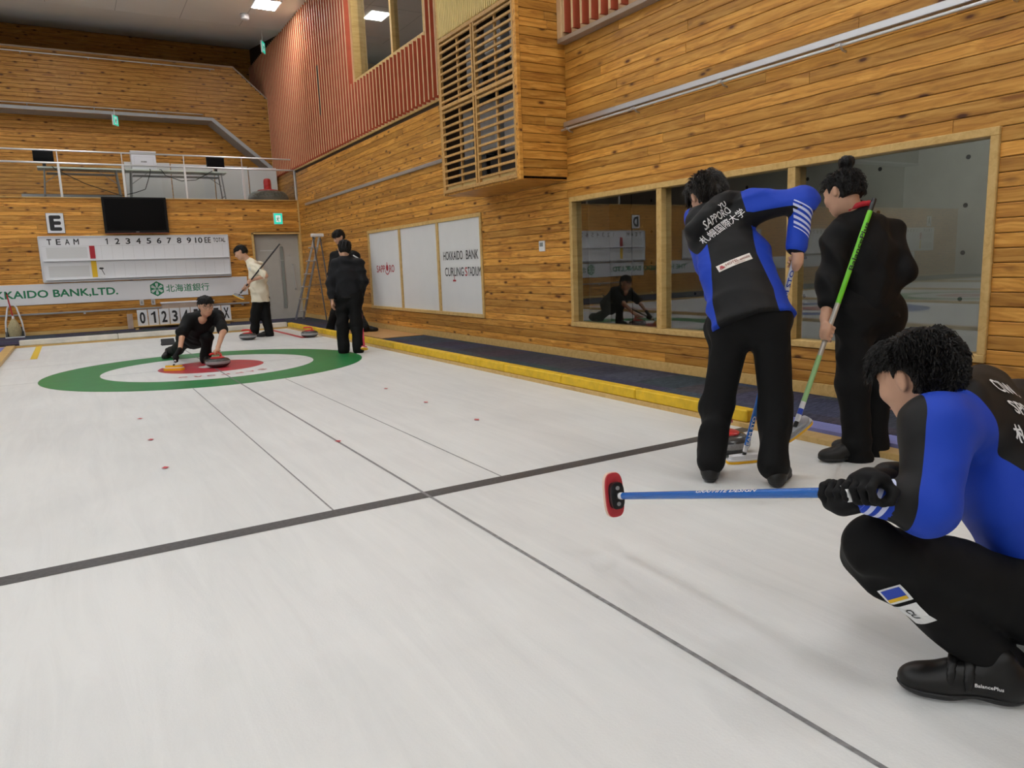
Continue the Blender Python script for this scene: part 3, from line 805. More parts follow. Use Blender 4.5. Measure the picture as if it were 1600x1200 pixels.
def scoreboard(x0, label, full):
    o = empty('scoreboard', (x0 + 1.77, YP, 1.095), label, 'scoreboard', 'curling scoreboards')
    W, H = 3.55, .893
    f = MB().box(-W / 2, W / 2, -.03, 0, 0, H, .003).build('panel', 'board_white', o)
    L_ = lambda x, z: (x - W / 2, -.0312, z)
    for z in (0.03, .40): MB().box(-W / 2 + .05, W / 2 - .01, -.075, -.03, z, z + .025, .004).build('ledge', 'board_white', o)
    MB().box(-W / 2, W / 2, -.05, -.028, -.012, .010, .003).build('frame_edge', 'aluminium', o)
    MB().box(-W / 2 - .01, -W / 2 + .014, -.045, 0, 0, H, .003).box(W / 2 - .014, W / 2 + .01, -.045, 0, 0, H, .003).box(-W / 2, W / 2, -.045, 0, H - .014, H + .008, .003).build('frame_edge', 'board_grey', o)
    for i, ch in enumerate('TEAM'): letter('lettering', ch, L_(.18 + i * .155, .785), EX, EZ, 'black_print', f, width=.095 if ch == 'M' else .082, height=.115, bold=0.022)
    for i in range(10):
        letter('lettering', str(i + 1), L_(1.185 + i * .196, .785), EX, EZ, 'black_print', f, width=(.15 if i == 9 else None if i == 0 else .088), height=.12, bold=.022)
    letter('lettering', 'EE', L_(3.13, .785), EX, EZ, 'black_print', f, width=.13, height=.12, bold=.02)
    letter('lettering', 'TOTAL', L_(3.37, .785), EX, EZ, 'black_print', f, width=.25, height=.095, bold=.02)
    for z0, z1 in ((.46, .68), (.09, .31)):
        MB().box(.11 - W / 2, .82 - W / 2, -.0315, -.030, z0, z1).build('name_field', 'board_grey', f)
        for i in range(13): MB().box(1.07 + i * .196 - W / 2, 1.072 + i * .196 - W / 2, -.0313, -.03, z0 - .03, z1 + .03).build('ruling', 'ceiling_seam', f)
    MB().box(.05 - W / 2, W - .02 - W / 2, -.0313, -.03, .70, .7025).build('ruling', 'ceiling_seam', f)
    MB().box(.86 - W / 2, .955 - W / 2, -.04, -.03, .445, .70, .002).build('red_marker', 'red_print', o)
    MB().box(.86 - W / 2, .955 - W / 2, -.04, -.03, .070, .40, .002).build('yellow_marker', 'yellow_print', o)
    if full:
        MB().box(.975 - W / 2, 1.10 - W / 2, -.042, -.034, .07, .31, .002).build('hammer_card', 'board_white', o)
        MB().prism([(-.045, .04), (-.03, .062), (.03, .058), (.045, .035), (.02, .025), (-.03, .024)], (1.035 - W / 2, -.0425, .20), EX, EZ, (0, -1, 0), .001).prism([(-.008, .03), (.006, .03), (.050, -.09), (.038, -.09)], (1.035 - W / 2, -.0425, .20), EX, EZ, (0, -1, 0), .001).build('hammer_drawing', 'black_print', o)
scoreboard(-1.83, 'white curling scoreboard with TEAM and end numbers under the television', True)
for k in range(4): scoreboard(-1.83 - 5.1 * (k + 1), 'white curling scoreboard further left along the far wall, below letter %s' % 'DCBA'[k], False)

def banner(x0, x1, label, dx):
    o = empty('banner', ((x0 + x1) / 2, YP, .66), label, 'banner')
    c = (x0 + x1) / 2; p = MB().box(x0 - c, x1 - c, -.012, 0, 0, .405, .002).build('cloth', 'board_white', o)
    yq = -.0125
    letter('lettering', 'THE HOKKAIDO BANK,LTD.', (-2.05 + dx - c, yq, .200), EX, EZ, 'green_print', o, width=3.0, height=.175, bold=.026)
    letter('lettering', '北海道銀行', (.80 + dx - c, yq, .215), EX, EZ, 'green_print', o, width=.87, height=.165, bold=.012)
    cx, cz = .19 + dx - c, .215
    hexa = [(.150 * math.sin(math.pi / 3 * i), .160 * math.cos(math.pi / 3 * i)) for i in range(6)]
    e = MB().add([(cx + a, yq, cz + b_) for a, b_ in hexa], [tuple(range(5, -1, -1))]).build('emblem', 'green_print', o)
    for i in range(6):
        t = math.pi / 3 * i + math.pi / 6 * 0
        d = np.array([math.sin(t), math.cos(t)]); nn = np.array([d[1], -d[0]])
        for s in (-1, 1):
            q = [d * .015 + nn * s * .004, d * .126 + nn * s * .004, d * .108 + nn * s * .026, d * .036 + nn * s * .013]
            MB().add([(cx + a[0], yq - .0006, cz + a[1]) for a in q], [(0, 1, 2, 3)]).build('snow_arm', 'board_white', e)
banner(-6.9, 2.05, 'long white bank banner with green lettering and hexagon emblem below the scoreboard', 0)
banner(-21.0, -7.4, 'long white bank banner on the far wall left of the picture', -5.1)

tv = empty('television', (-.06, YP, 2.03), 'large black flat television on the far plank wall under the balcony', 'television')
MB().box(-.60, .60, -.10, -.03, 0, .735, .008).build('bezel', 'black_plastic', tv)
MB().box(-.555, .555, -.102, -.10, .06, .70).build('screen', 'tv_screen', tv)
MB().box(-.60, .60, -.102, -.098, 0.0, .012).build('trim_strip', 'logo_brown', tv)
MB().box(-.03, .03, -.103, -.10, .028, .038).build('badge', 'mid_grey', tv)
MB().box(-.25, .25, -.03, 0, .2, .55).build('wall_bracket', 'dark_grey', tv)

hr = empty('handrail', (-1.0, YP, .46), 'long low handrail along the far wall below the banner', 'handrail')
MB().box(-5.0, 3.05, -.07, -.03, 0, .035, .006).build('rail', 'mid_grey', hr)
for x in (-4.2, -2.2, -.2, 1.8, 2.9): MB().box(x - .02, x + .02, -.05, 0, -.03, .01).build('bracket', 'aluminium', hr)
for k, (x, lab) in enumerate(((-.13, 'left of two small metal wall outlets under the banner'), (.09, 'right of two small metal wall outlets under the banner'))):
    o = empty('wall_outlet', (x, YP, .60), lab, 'outlet', 'wall outlets')
    MB().box(-.04, .04, -.012, 0, -.06, .06, .003).build('plate', 'aluminium', o)
    MB().box(-.018, .018, -.02, -.012, -.03, .03, .003).build('socket', 'mid_grey', o)

# number rack and clear box leaning below the wall
nb = empty('number_rack', (.60, 7.45, CZ), 'low wooden rack of white number cards standing on the carpet behind the player', 'number rack')
MB().box(-.96, .98, -.10, .03, .03, .055, .003).box(-.96, .98, -.10, -.085, .03, .075, .003).build('tray', 'pale_wood', nb)
MB().box(-.96, .98, .0, .018, .03, .20, .002).build('back_board', 'pale_wood', nb)
for x in (-.9, .9): MB().box(x - .03, x + .03, -.10, .03, 0, .035).build('foot', 'pale_wood', nb)
for i, ch in enumerate('01234567X'):
    c = MB().box(-.87 + i * .207, -.87 + i * .207 + .190, -.035, -.022, .056, .40, .002).build('number_card', 'board_white', nb)
    letter('lettering', ch, (-.87 + i * .207 + .095, -.0358, .235), EX, EZ, 'black_print', c, width=None if ch == '1' else .105, height=.24, bold=.03)
MB().box(-1.06, -.955, -.03, .0, .03, .33).build('end_card', 'box_brown', nb)
cb = empty('clear_box', (.85, 7.59, CZ), 'clear plastic storage box against the far wall behind the number rack', 'storage box')
MB().box(-.62, .40, -.10, .10, 0, .02).box(-.62, .40, .09, .10, .02, .50).box(-.62, .40, -.10, -.09, .02, .50).build('tub', 'box_brown', cb)
MB().box(-.64, .42, -.115, .115, .50, .53, .006).build('lid', 'paper', cb)

# dustpan with a hand broom standing in it
dp = empty('dustpan', (-2.41, 7.50, CZ), 'long-handled dustpan standing on the carpet by the far wall', 'dustpan')
MB().tube([(-.15, 0, .02), (-.13, .02, .30), (-.07, .05, .58), (-.03, .06, .62), (.03, .06, .62), (.07, .05, .58), (.13, .02, .30), (.15, 0, .02)], .016, 8).build('handle', 'head_white', dp, smooth=True)
MB().box(-.15, .15, .0, .02, .0, .20).box(-.15, .15, -.13, .02, 0, .012).box(-.15, -.138, -.13, .02, 0, .12).box(.138, .15, -.13, .02, 0, .12).build('pan', 'dustpan_grey', dp)
MB().box(-.16, .16, -.15, -.125, 0, .022, .004).build('lip', 'head_white', dp)
hb = empty('hand_broom', (-2.41, 7.46, CZ + .03), 'small straw broom with a red handle standing in the dustpan', 'broom')
MB().lathe([(.10, 0.0), (.115, .10), (.10, .20), (.05, .30), (.022, .34)], (0, -.01, .0), n=14).build('bristles', 'bristle', hb, smooth=True)
MB().cyl((0, -.01, .33), (0, 0, .39), .024, .02).build('collar', 'head_white', hb)
MB().cyl((0, 0, .38), (-.05, .05, .80), .013).build('handle', 'red_print', hb)
MB().cyl((-.05, .05, .80), (-.055, .055, .84), .014).build('grip_end', 'black_print', hb)

# A-frame stepladder against the corner
ld = empty('stepladder', (3.10, 6.2, CZ), 'aluminium stepladder standing folded against the right wall by the door', 'ladder')
def seg(a, b_, w, name, mat): MB().tube([a, b_], w, 6).build(name, mat, ld)
for s in (-.0, .17):
    mb = MB(); a = np.array((-.02 - s, .95, 0)); b_ = np.array((.12 - s * .6, -.32, 1.80)); 
    mb.tube([a, b_], .028, 4); mb.build('front_rail', 'bright_metal', ld)
for i in range(6):
    t = (i + .7) / 6.6; a = np.array((-.02, .95, 0)) * (1 - t) + np.array((.12, -.32, 1.80)) * t
    MB().box(a[0] - .18, a[0] + .02, a[1] - .04, a[1] + .04, a[2] - .012, a[2] + .012, .003).build('tread', 'aluminium', ld)
for s in (0, .15):
    MB().tube([(.13 - s, -.30, 1.78), (.16 - s, -.75, 0.01)], .014, 6).build('rear_rail', 'dark_grey', ld)
MB().tube([(.05, .45, .75), (.14, -.52, .80)], .006, 6).build('spreader', 'dark_grey', ld)
MB().box(-.06, .20, -.36, -.26, 1.77, 1.84, .01).build('top_cap', 'white_paint', ld)

# ------------------------------------------------------------------ balcony things
gr = empty('balcony_railing', (.5, YF + .06, 2.755), 'steel and glass railing along the balcony edge above the far wall', 'railing')
RX = [-6.05, -4.87, -3.69, -2.51, -1.33, -.19, .99, 2.18, 3.33]
off = -Vector(gr.location)
for x in RX:
    a = MB().box(x - .022, x + .022, YF + .035, YF + .085, 2.755, 3.43, .004).box(x - .008, x + .008, YF + .05, YF + .066, 3.43, 3.66).build('post', 'bright_metal', gr); a.location = off
for z, r in ((3.665, .016), (3.425, .019)):
    a = MB().tube([(-6.1, YF + .06, z), (3.34, YF + .06, z)], r, 8).build('rail', 'bright_metal', gr, smooth=True); a.location = off
for x0, x1 in zip(RX[:-1], RX[1:]):
    a = MB().add([(x0 + .03, YF + .06, 2.775), (x1 - .03, YF + .06, 2.775), (x1 - .03, YF + .06, 3.405), (x0 + .03, YF + .06, 3.405)], [(0, 1, 2, 3)]).build('glass_panel', 'rail_glass', gr); a.location = off

def folding_table(x0, x1, y, label):
    o = empty('folding_table', ((x0 + x1) / 2, y, 2.68), label, 'table', 'folding tables on the balcony')
    h = (x1 - x0) / 2
    MB().box(-h, h, -.22, .22, .685, .72, .006).build('tabletop', 'table_top', o)
    MB().box(-h + .15, h - .15, -.16, .16, .60, .612).build('under_shelf', 'mid_grey', o)
    for sx in (-1, 1):
        for sy in (-1, 1): MB().tube([(sx * (h - .12), sy * .18, .685), (sx * (h - .06), sy * .19, 0)], .014, 8).build('leg', 'mid_grey', o)
        MB().tube([(sx * (h - .09), -.18, .18), (sx * (h - .09), .18, .18)], .010, 6).tube([(sx * (h - .45), 0, .68), (sx * (h - .10), 0, .42)], .008, 6).build('leg_brace', 'mid_grey', o)
folding_table(-1.70, -.17, 8.45, 'pale folding table on the balcony, left one behind the glass')
folding_table(-.12, 1.92, 8.45, 'pale folding table on the balcony, right one behind the glass')
def monitor(x, w, h, label):
    o = empty('monitor', (x, 8.45, 3.40), label, 'monitor', 'monitors on the balcony tables')
    MB().box(-w / 2, w / 2, -.02, .02, .10, .10 + h, .005).build('case', 'black_plastic', o)
    MB().box(-w / 2 + .01, w / 2 - .01, -.022, -.02, .115, .09 + h).build('screen', 'tv_screen', o)
    MB().box(-.03, .03, .0, .03, .0, .14).build('stand', 'black_plastic', o)
    MB().box(-.10, .10, -.07, .07, 0, .012, .004).build('foot', 'black_plastic', o)
monitor(-1.57, .36, .24, 'black monitor on the left balcony table')
monitor(1.73, .38, .24, 'black monitor on the right balcony table')
pb = empty('white_notice_box', (.26, 8.42, 3.40), 'white boxy equipment case with a small notice on the balcony table', 'box')
MB().box(-.24, .24, -.13, .13, 0, .36, .006).build('case', 'paper', pb)
MB().box(-.25, .25, -.14, .14, .355, .385, .005).build('lid', 'white_paint', pb)
MB().box(-.19, .19, -.1315, -.13, .06, .27).build('notice_frame', 'board_grey', pb)
MB().box(-.183, .183, -.1322, -.1315, .067, .263).build('notice', 'paper', pb)
for x0, x1 in ((-.055, -.025), (-.018, .055)): MB().box(x0, x1, -.1330, -.1322, .150, .178).build('notice_print', 'mid_grey', pb)
for i, (x0, x1) in enumerate(((-.06, .88), (.90, 1.82), (1.84, 2.60), (2.62, 3.28))):
    o = MB().box(x0, x1, 9.30, 9.34, 2.68, 3.69 - .01 * i, .004).build('partition_panel', 'screen_white')
    at_base(o, ((x0 + x1) / 2, 9.32, 2.68))
    props(o, 'pale partition panel behind the balcony tables, number %s from the left' % ('one', 'two', 'three', 'four')[i], 'partition', 'partition panels on the balcony')
lowp = MB().box(-2.05, -.20, 9.0, 9.03, 2.68, 2.93, .003).build('low_panel', 'soffit_grey'); at_base(lowp, (-1.1, 9.0, 2.68)); props(lowp, 'low pale grey panel lying along the balcony floor under the left table', 'panel')
cable = MB().tube([(.35, 8.24, 3.41), (.36, 8.205, 3.40), (.34, 8.19, 3.30), (.22, 8.16, 2.98), (.02, 8.1, 2.90), (-.25, 8.0, 2.82), (-.9, 7.98, 3.05), (-1.40, 8.17, 3.35), (-1.43, 8.205, 3.40), (-1.45, 8.26, 3.412)], .008, 6).build('power_cable', 'black_plastic'); at_base(cable, (.35, 8.24, 3.41)); props(cable, 'black cable looping from table to table on the balcony', 'cable')
cable = MB().tube([(.55, 8.27, 3.41), (.57, 8.205, 3.40), (.64, 8.19, 3.28), (.95, 8.18, 3.17), (1.25, 8.18, 3.20), (1.5, 8.19, 3.34), (1.6, 8.205, 3.40), (1.62, 8.28, 3.412)], .008, 6).build('power_cable', 'black_plastic'); at_base(cable, (1.62, 8.28, 3.412)); props(cable, 'black cable drooping under the right balcony table', 'cable')

bs = empty('giant_curling_stone', (2.82, 8.38, 2.68), 'giant grey curling stone ornament with red handle on the balcony corner', 'ornament')
MB().lathe([(.30, 0), (.40, .03), (.445, .10), (.45, .16), (.43, .23), (.36, .30), (.20, .335), (.02, .34)], n=40).build('body', 'big_stone_grey', bs, smooth=True)
MB().lathe([(.452, .10), (.455, .13), (.452, .165)], n=40).build('band', 'mid_grey', bs, smooth=True)
MB().lathe([(.24, .325), (.23, .345), (.11, .36), (.085, .38), (.085, .55), (.07, .60), (.03, .615)], n=28).build('handle', 'handle_red', bs, smooth=True)

# gallery handrails
for (z, x1, lab) in ((5.90, 2.1, 'thin rail near the top of the gallery parapet'), (4.86, 1.75, 'thin rail near the foot of the gallery parapet')):
    o = empty('gallery_rail', (0, YBN, z), lab, 'rail')
    MB().tube([(-6, -.06, 0), (x1, -.06, 0)], .012, 6).build('tube', 'bright_metal', o)
    for x in np.arange(-5.5, x1, 1.25): MB().tube([(x, -.06, 0), (x, -.014, -.03)], .010, 6).build('bracket', 'aluminium', o)

# ------------------------------------------------------------------ bumpers round the sheet
ys = [5.44, 3.4, 1.56, -.27, -2.26, -2.78, -3.27, -4.29, -5.31, -6.43]
for i in range(len(ys) - 1):
    o = MB().box(2.296, 2.385, ys[i + 1] + .004, ys[i] - .004, .036, .118, .008).build('foam_bumper', 'yellow_foam')
    at_base(o, (2.34, (ys[i] + ys[i + 1]) / 2, .036))
    props(o, 'yellow foam bumper block beside the ice, %s counted from the far corner' % ('first', 'second', 'third', 'fourth', 'fifth', 'sixth', 'seventh', 'eighth', 'ninth')[i], 'bumper', 'yellow bumper blocks')
xs = [-2.26, -.75, .78, 2.30]
for i in range(3):
    o = MB().box(xs[i] + .003, xs[i + 1] - .003, 5.475, 5.59, .03, .125, .01).build('foam_bumper', 'white_foam')
    at_base(o, ((xs[i] + xs[i + 1]) / 2, 5.53, .03))
    props(o, 'off-white foam bumper across the far end of the ice, %s of three' % ('left', 'middle', 'right')[i], 'bumper', 'white end bumpers')
o = MB().box(2.62, 3.30, 1.0, 3.0, CZ, CZ + .012, .004).build('wooden_mat', 'ply_mat'); at_base(o, (2.96, 2.0, CZ)); props(o, 'brown wooden mat on the carpet beside the yellow bumper', 'mat')

# ------------------------------------------------------------------ hack and stones
hk = empty('hack', (-.10, 3.75, 0), 'black rubber foothold on the ice behind the rings', 'hack')
MB().box(-.11, .11, -.09, .09, 0, .02, .006).build('base', 'rubber', hk)
MB().prism([(-.09, .015), (.08, .015), (.09, .095), (.05, .10)], (-.10, 0, 0), (0, 1, 0), (0, 0, 1), (1, 0, 0), .20).build('foot_rest', 'rubber', hk)

def stone(x, y, rz, label):
    o = empty('curling_stone', (x, y, 0), label, 'curling stone', 'curling stones with red handles', rz=rz)
    MB().lathe([(.06, 0), (.085, .004), (.118, .018), (.138, .036), (.1435, .046)], n=40).lathe([(.1435, .078), (.138, .088), (.120, .104), (.085, .113), (.02, .114)], n=40).build('body', 'granite', o, smooth=True)
    MB().lathe([(.1436, .0455), (.1452, .050), (.1452, .074), (.1436, .0785)], n=40).build('striking_band', 'granite_band', o, smooth=True)
    MB().lathe([(.083, .113), (.083, .120), (.070, .126), (.02, .128)], n=32).build('cap', 'handle_red', o, smooth=True)
    MB().tube([(-.045, 0, .122), (-.048, 0, .145), (-.040, 0, .162), (-.02, 0, .170), (.03, 0, .172), (.085, 0, .168), (.10, 0, .160)], [.016, .013, .013, .0135, .014, .0135, .009], 10).build('handle', 'handle_red', o, smooth=True)
    return o
stone(.055, -.13, math.radians(200), 'red-handled curling stone being delivered from the red centre ring')
stone(1.13, 3.48, math.radians(170), 'red-handled curling stone at the feet of the player in the cream T-shirt')
stone(2.06, 3.0, math.radians(150), 'red-handled curling stone by the two dark-dressed players at the back')
stone(1.735, -6.765, math.radians(20), 'red-handled curling stone nearest the camera, beside the bent player in blue')

# ------------------------------------------------------------------ figures: smooth blended solids turned into one skin
def V(*a): return np.array(a, float)
def unit(a): a = np.array(a, float); return a / np.linalg.norm(a)
def cdir(x, y, z): return unit(x * RT + y * UP + z * FW)

class Solid:
    """smoothly blended rounded cones and ellipsoids; cuts are taken away last"""
    def __init__(s, k=.03): s.p = []; s.k = k; s.cuts = []; s.disp = None
    def cap(s, a, b, ra, rb=None, flat=None, k=None):
        rb = ra if rb is None else rb; s.p.append(('c', V(*a), V(*b), ra, rb, flat, s.k if k is None else k)); return s
    def ell(s, c, R, r, k=None): s.p.append(('e', V(*c), np.array(R, float), V(*r), s.k if k is None else k)); return s
    def cut(s, fn): s.cuts.append(fn); return s
    @staticmethod
    def prim(p, P):
        if p[0] == 'c':
            _, a, b, ra, rb, flat, k = p
            ab = b - a; L2 = max(ab @ ab, 1e-9); t = np.clip((P - a) @ ab / L2, 0, 1); q = P - a - t[:, None] * ab
            sc = 1.0
            if flat is not None:
                ax, f = flat; q = q + (q @ ax)[:, None] * ax * (1 / f - 1); sc = f if f < 1 else 1.0
            return (np.sqrt((q * q).sum(1)) - (ra + (rb - ra) * t)) * (sc ** .5)
        _, c, R, r, k = p
        q = (P - c) @ R.T; k0 = np.sqrt(((q / r) ** 2).sum(1)); k1 = np.sqrt(((q / r ** 2) ** 2).sum(1))
        return k0 * (k0 - 1) / np.maximum(k1, 1e-6)
    def __call__(s, P, prims=None):
        d = None
        for p in (s.p if prims is None else prims):
            e = s.prim(p, P)
            if d is None: d = e
            else:
                k = p[-1]; h = np.maximum(k - np.abs(d - e), 0) / k; d = np.minimum(d, e) - h * h * k * .25
        if s.disp is not None: d = d + s.disp(P)
        for c in s.cuts: d = np.maximum(d, c(P))
        return d
    def bounds(s):
        lo = np.full(3, 1e9); hi = -lo
        for p in s.p:
            if p[0] == 'c':
                r = max(p[3], p[4]) * (max(1, p[5][1]) if p[5] else 1)
                for q in (p[1], p[2]): lo = np.minimum(lo, q - r); hi = np.maximum(hi, q + r)
            else:
                r = p[3].max(); lo = np.minimum(lo, p[1] - r); hi = np.maximum(hi, p[1] + r)
        return lo - .03, hi + .03

def skin(f, h):
    lo, hi = f.bounds(); B = 8
    nb = np.ceil((hi - lo) / (h * B)).astype(int) + 1; n = nb * B
    g = np.stack(np.meshgrid(*[np.arange(k) for k in nb], indexing='ij'), -1).reshape(-1, 3)
    dc = f(lo + (g * B + B / 2 - .5) * h)
    act = np.abs(dc) < h * B * .95 + .02
    D = np.repeat(np.repeat(np.repeat(np.where(dc > 0, 1.0, -1.0).reshape(nb), B, 0), B, 1), B, 2).astype(np.float32)
    loc = np.stack(np.meshgrid(*[np.arange(B)] * 3, indexing='ij'), -1).reshape(-1, 3)
    ga = g[act]
    sb = ga // 3; ga = ga[np.lexsort((sb[:, 2], sb[:, 1], sb[:, 0]))]
    key = ga // 3; cutp = np.r_[0, 1 + np.where((key[1:] != key[:-1]).any(1))[0], len(ga)]
    for s, e in zip(cutp[:-1], cutp[1:]):
        ids = (ga[s:e, None, :] * B + loc[None]).reshape(-1, 3); P = lo + ids * h
        c = (P.min(0) + P.max(0)) / 2; rad = np.linalg.norm(P.max(0) - c)
        ds = [Solid.prim(q, c[None])[0] for q in f.p]; m = min(ds)
        keep = [q for q, dd in zip(f.p, ds) if dd < m + 2.8 * rad + .10]
        D[ids[:, 0], ids[:, 1], ids[:, 2]] = f(P, keep)
    S = D < 0
    cnt = np.zeros(np.array(S.shape) - 1, np.int8)
    offs = [(i, j, k) for i in (0, 1) for j in (0, 1) for k in (0, 1)]
    sl = lambda o: tuple(slice(o[a], S.shape[a] - 1 + o[a]) for a in range(3))
    for o in offs: cnt += S[sl(o)]
    cells = np.argwhere((cnt > 0) & (cnt < 8))
    idx = np.full(cnt.shape, -1, np.int64); idx[cells[:, 0], cells[:, 1], cells[:, 2]] = np.arange(len(cells))
    acc = np.zeros((len(cells), 3)); num = np.zeros(len(cells))
    val = {o: D[cells[:, 0] + o[0], cells[:, 1] + o[1], cells[:, 2] + o[2]] for o in offs}
    for o in offs:
        for a in range(3):
            if o[a]: continue
            q = list(o); q[a] = 1; q = tuple(q); va, vb = val[o], val[q]; m = (va < 0) != (vb < 0)
            t = np.where(m, va / np.where(m, va - vb, 1), 0)
            pt = np.array(o, float)[None] + np.eye(3)[a][None] * t[:, None]
            acc[m] += pt[m]; num[m] += 1
    verts = lo + (cells + acc / num[:, None]) * h
    faces = []
    for a in range(3):
        b, c = (a + 1) % 3, (a + 2) % 3
        s0 = [slice(None)] * 3; s1 = [slice(None)] * 3; s0[a] = slice(0, -1); s1[a] = slice(1, None)
        ch = np.argwhere(S[tuple(s0)] != S[tuple(s1)])
        ch = ch[(ch[:, b] > 0) & (ch[:, c] > 0) & (ch[:, b] < S.shape[b] - 1) & (ch[:, c] < S.shape[c] - 1)]
        ins = S[ch[:, 0], ch[:, 1], ch[:, 2]]
        eb, ec = np.eye(3, dtype=int)[b], np.eye(3, dtype=int)[c]
        q = [idx[tuple((ch - d).T)] for d in (0 * eb, eb, eb + ec, ec)]
        qd = np.stack(q, 1)
        qd = np.where(ins[:, None], qd, qd[:, ::-1]); faces.append(qd)
    return verts, np.concatenate(faces)

def skin_object(name, f, h, mat, parent, relax=1):
    v, q = skin(f, h)
    for _ in range(relax):                      # light smoothing takes the grid out of the cloth
        s = np.zeros_like(v); n = np.zeros(len(v))
        for i in range(4):
            np.add.at(s, q[:, i], v[q[:, (i + 1) % 4]]); np.add.at(n, q[:, i], 1)
            np.add.at(s, q[:, i], v[q[:, (i + 3) % 4]]); np.add.at(n, q[:, i], 1)
        v = .5 * v + .5 * s / n[:, None]
    me = bpy.data.meshes.new(name)
    me.vertices.add(len(v)); me.vertices.foreach_set('co', v.astype(np.float32).ravel())
    me.loops.add(q.size); me.polygons.add(len(q))
    me.loops.foreach_set('vertex_index', q.astype(np.int32).ravel())
    me.polygons.foreach_set('loop_start', np.arange(0, q.size, 4, dtype=np.int32))
    me.polygons.foreach_set('use_smooth', np.ones(len(q), bool))
    me.update(calc_edges=True); me.validate()
    o = link_mesh(name, me, mat, parent)
    o.location = -Vector(parent.location) if parent is not None and parent.parent is None else (0, 0, 0)
    return o, v

def fattr(o, name, vals):
    a = o.data.attributes.new(name, 'FLOAT', 'POINT'); a.data.foreach_set('value', np.asarray(vals, np.float32))

def folds(seed, amp, scale, axis, bias=2.2):
    """creases that run mostly across the axis of a limb, coming and going"""
    r = np.random.RandomState(seed); D = r.normal(size=(5, 3)) + bias * np.sign(r.normal(size=(5, 1))) * np.array(axis)[None]; D /= np.linalg.norm(D, axis=1)[:, None]
    ph = r.uniform(0, 6.28, 8); sc = scale * r.uniform(.5, 1.3, 5); E = r.normal(size=(3, 3)) * 7
    def f(P):
        w = np.sin(P @ E[0] + ph[5]) + .7 * np.sin(P @ E[1] * 1.7 + ph[6]); m = .30 + .70 * (.5 + .5 * np.sin(P @ E[2] * .9 + ph[7] + .8 * w)) ** 2
        t = 0
        for i in range(5): t = t + (np.abs(np.sin(P @ D[i] * sc[i] * .5 + ph[i] + 1.1 * w)) - .64)
        return amp * m * t / 1.0
    return f

def waves(seed, amp, scale):
    """soft cloth folds"""
    r = np.random.RandomState(seed); D = r.normal(size=(6, 3)); D /= np.linalg.norm(D, axis=1)[:, None]; ph = r.uniform(0, 6.28, 6); sc = scale * r.uniform(.6, 1.6, 6)
    def f(P):
        w = np.sin(P @ D[0] * sc[0] + ph[0]) * .8
        t = 0
        for i in range(1, 6): t = t + np.sin(P @ D[i] * sc[i] + ph[i] + 1.6 * w)
        return amp * t / 5
    return f

class Frame:
    def __init__(s, fwd, up):
        s.f = unit(fwd); u = np.array(up, float); s.u = unit(u - s.f * (u @ s.f)); s.r = np.cross(s.f, s.u)   # person's right
        s.R = np.array([s.r, s.u, s.f])
    def p(s, c, r, u, f): return c + r * s.r + u * s.u + f * s.f

def add_head(B, c, F, s=1.0):
    e = lambda r, u, f: F.p(c, r * s, u * s, f * s)
    B.ell(e(0, .028, -.012), F.R, V(.077, .088, .097) * s)
    B.ell(e(0, -.035, .022), F.R, V(.064, .076, .070) * s, .04)
    B.ell(e(0, -.088, .050), F.R, V(.030, .024, .030) * s, .04)
    B.ell(e(0, .030, .076), F.R, V(.052, .014, .018) * s, .02)
    B.cap(e(0, .012, .092), e(0, -.024, .106), .0075 * s, .013 * s, k=.015)
    for x in (-1, 1):
        B.ell(e(.040 * x, -.020, .066), F.R, V(.022, .020, .020) * s, .03)
        B.ell(e(.081 * x, -.004, -.010), F.R, V(.009, .029, .016) * s, .006)
        B.cap(e(.085 * x, .018, -.010), e(.088 * x, .012, -.024), .0055 * s, .0055 * s, k=.005); B.cap(e(.088 * x, .012, -.024), e(.085 * x, -.022, -.016), .0055 * s, .0045 * s, k=.005)
    B.ell(e(0, -.058, .088), F.R, V(.023, .0065, .010) * s, .008)
    B.ell(e(0, -.067, .086), F.R, V(.019, .0065, .010) * s, .008)

def add_face(person, c, F, s=1.0, glasses=False):
    e = lambda r, u, f: F.p(c, r * s, u * s, f * s) - np.array(person.location)
    for x in (-1, 1):
        MB().tube([e(.018 * x, .010, .0905), e(.030 * x, .0125, .0925), e(.043 * x, .010, .086)], [.002 * s, .0048 * s, .002 * s], 8).build('eye', 'eye_dark', person, smooth=True)
        MB().tube([e(.014 * x, .030, .0955), e(.032 * x, .035, .094), e(.050 * x, .029, .082)], [.002 * s, .0035 * s, .002 * s], 6).build('eyebrow', 'hair_black', person, smooth=True)
    MB().tube([e(-.021, -.0625, .0945), e(0, -.0615, .0985), e(.021, -.0625, .0945)], [.0015, .0034 * s, .0015], 6).build('mouth', 'lip', person, smooth=True)
    if glasses:
        mb = MB()
        for x in (-1, 1):
            loop = [e(.034 * x + .025 * math.cos(t), .008 + .019 * math.sin(t), .107 - .010 * abs(.034 + x * .0 + .025 * math.cos(t) * x) / .06) for t in np.linspace(0, 2 * math.pi, 15)]
            mb.tube(loop, .0022, 6)
            mb.tube([e(.060 * x, .012, .098), e(.083 * x, .012, .0), e(.085 * x, .004, -.015)], .002, 5)
        mb.tube([e(-.009, .012, .108), e(.009, .012, .108)], .0022, 5)
        mb.build('glasses', 'glass_frame', person)

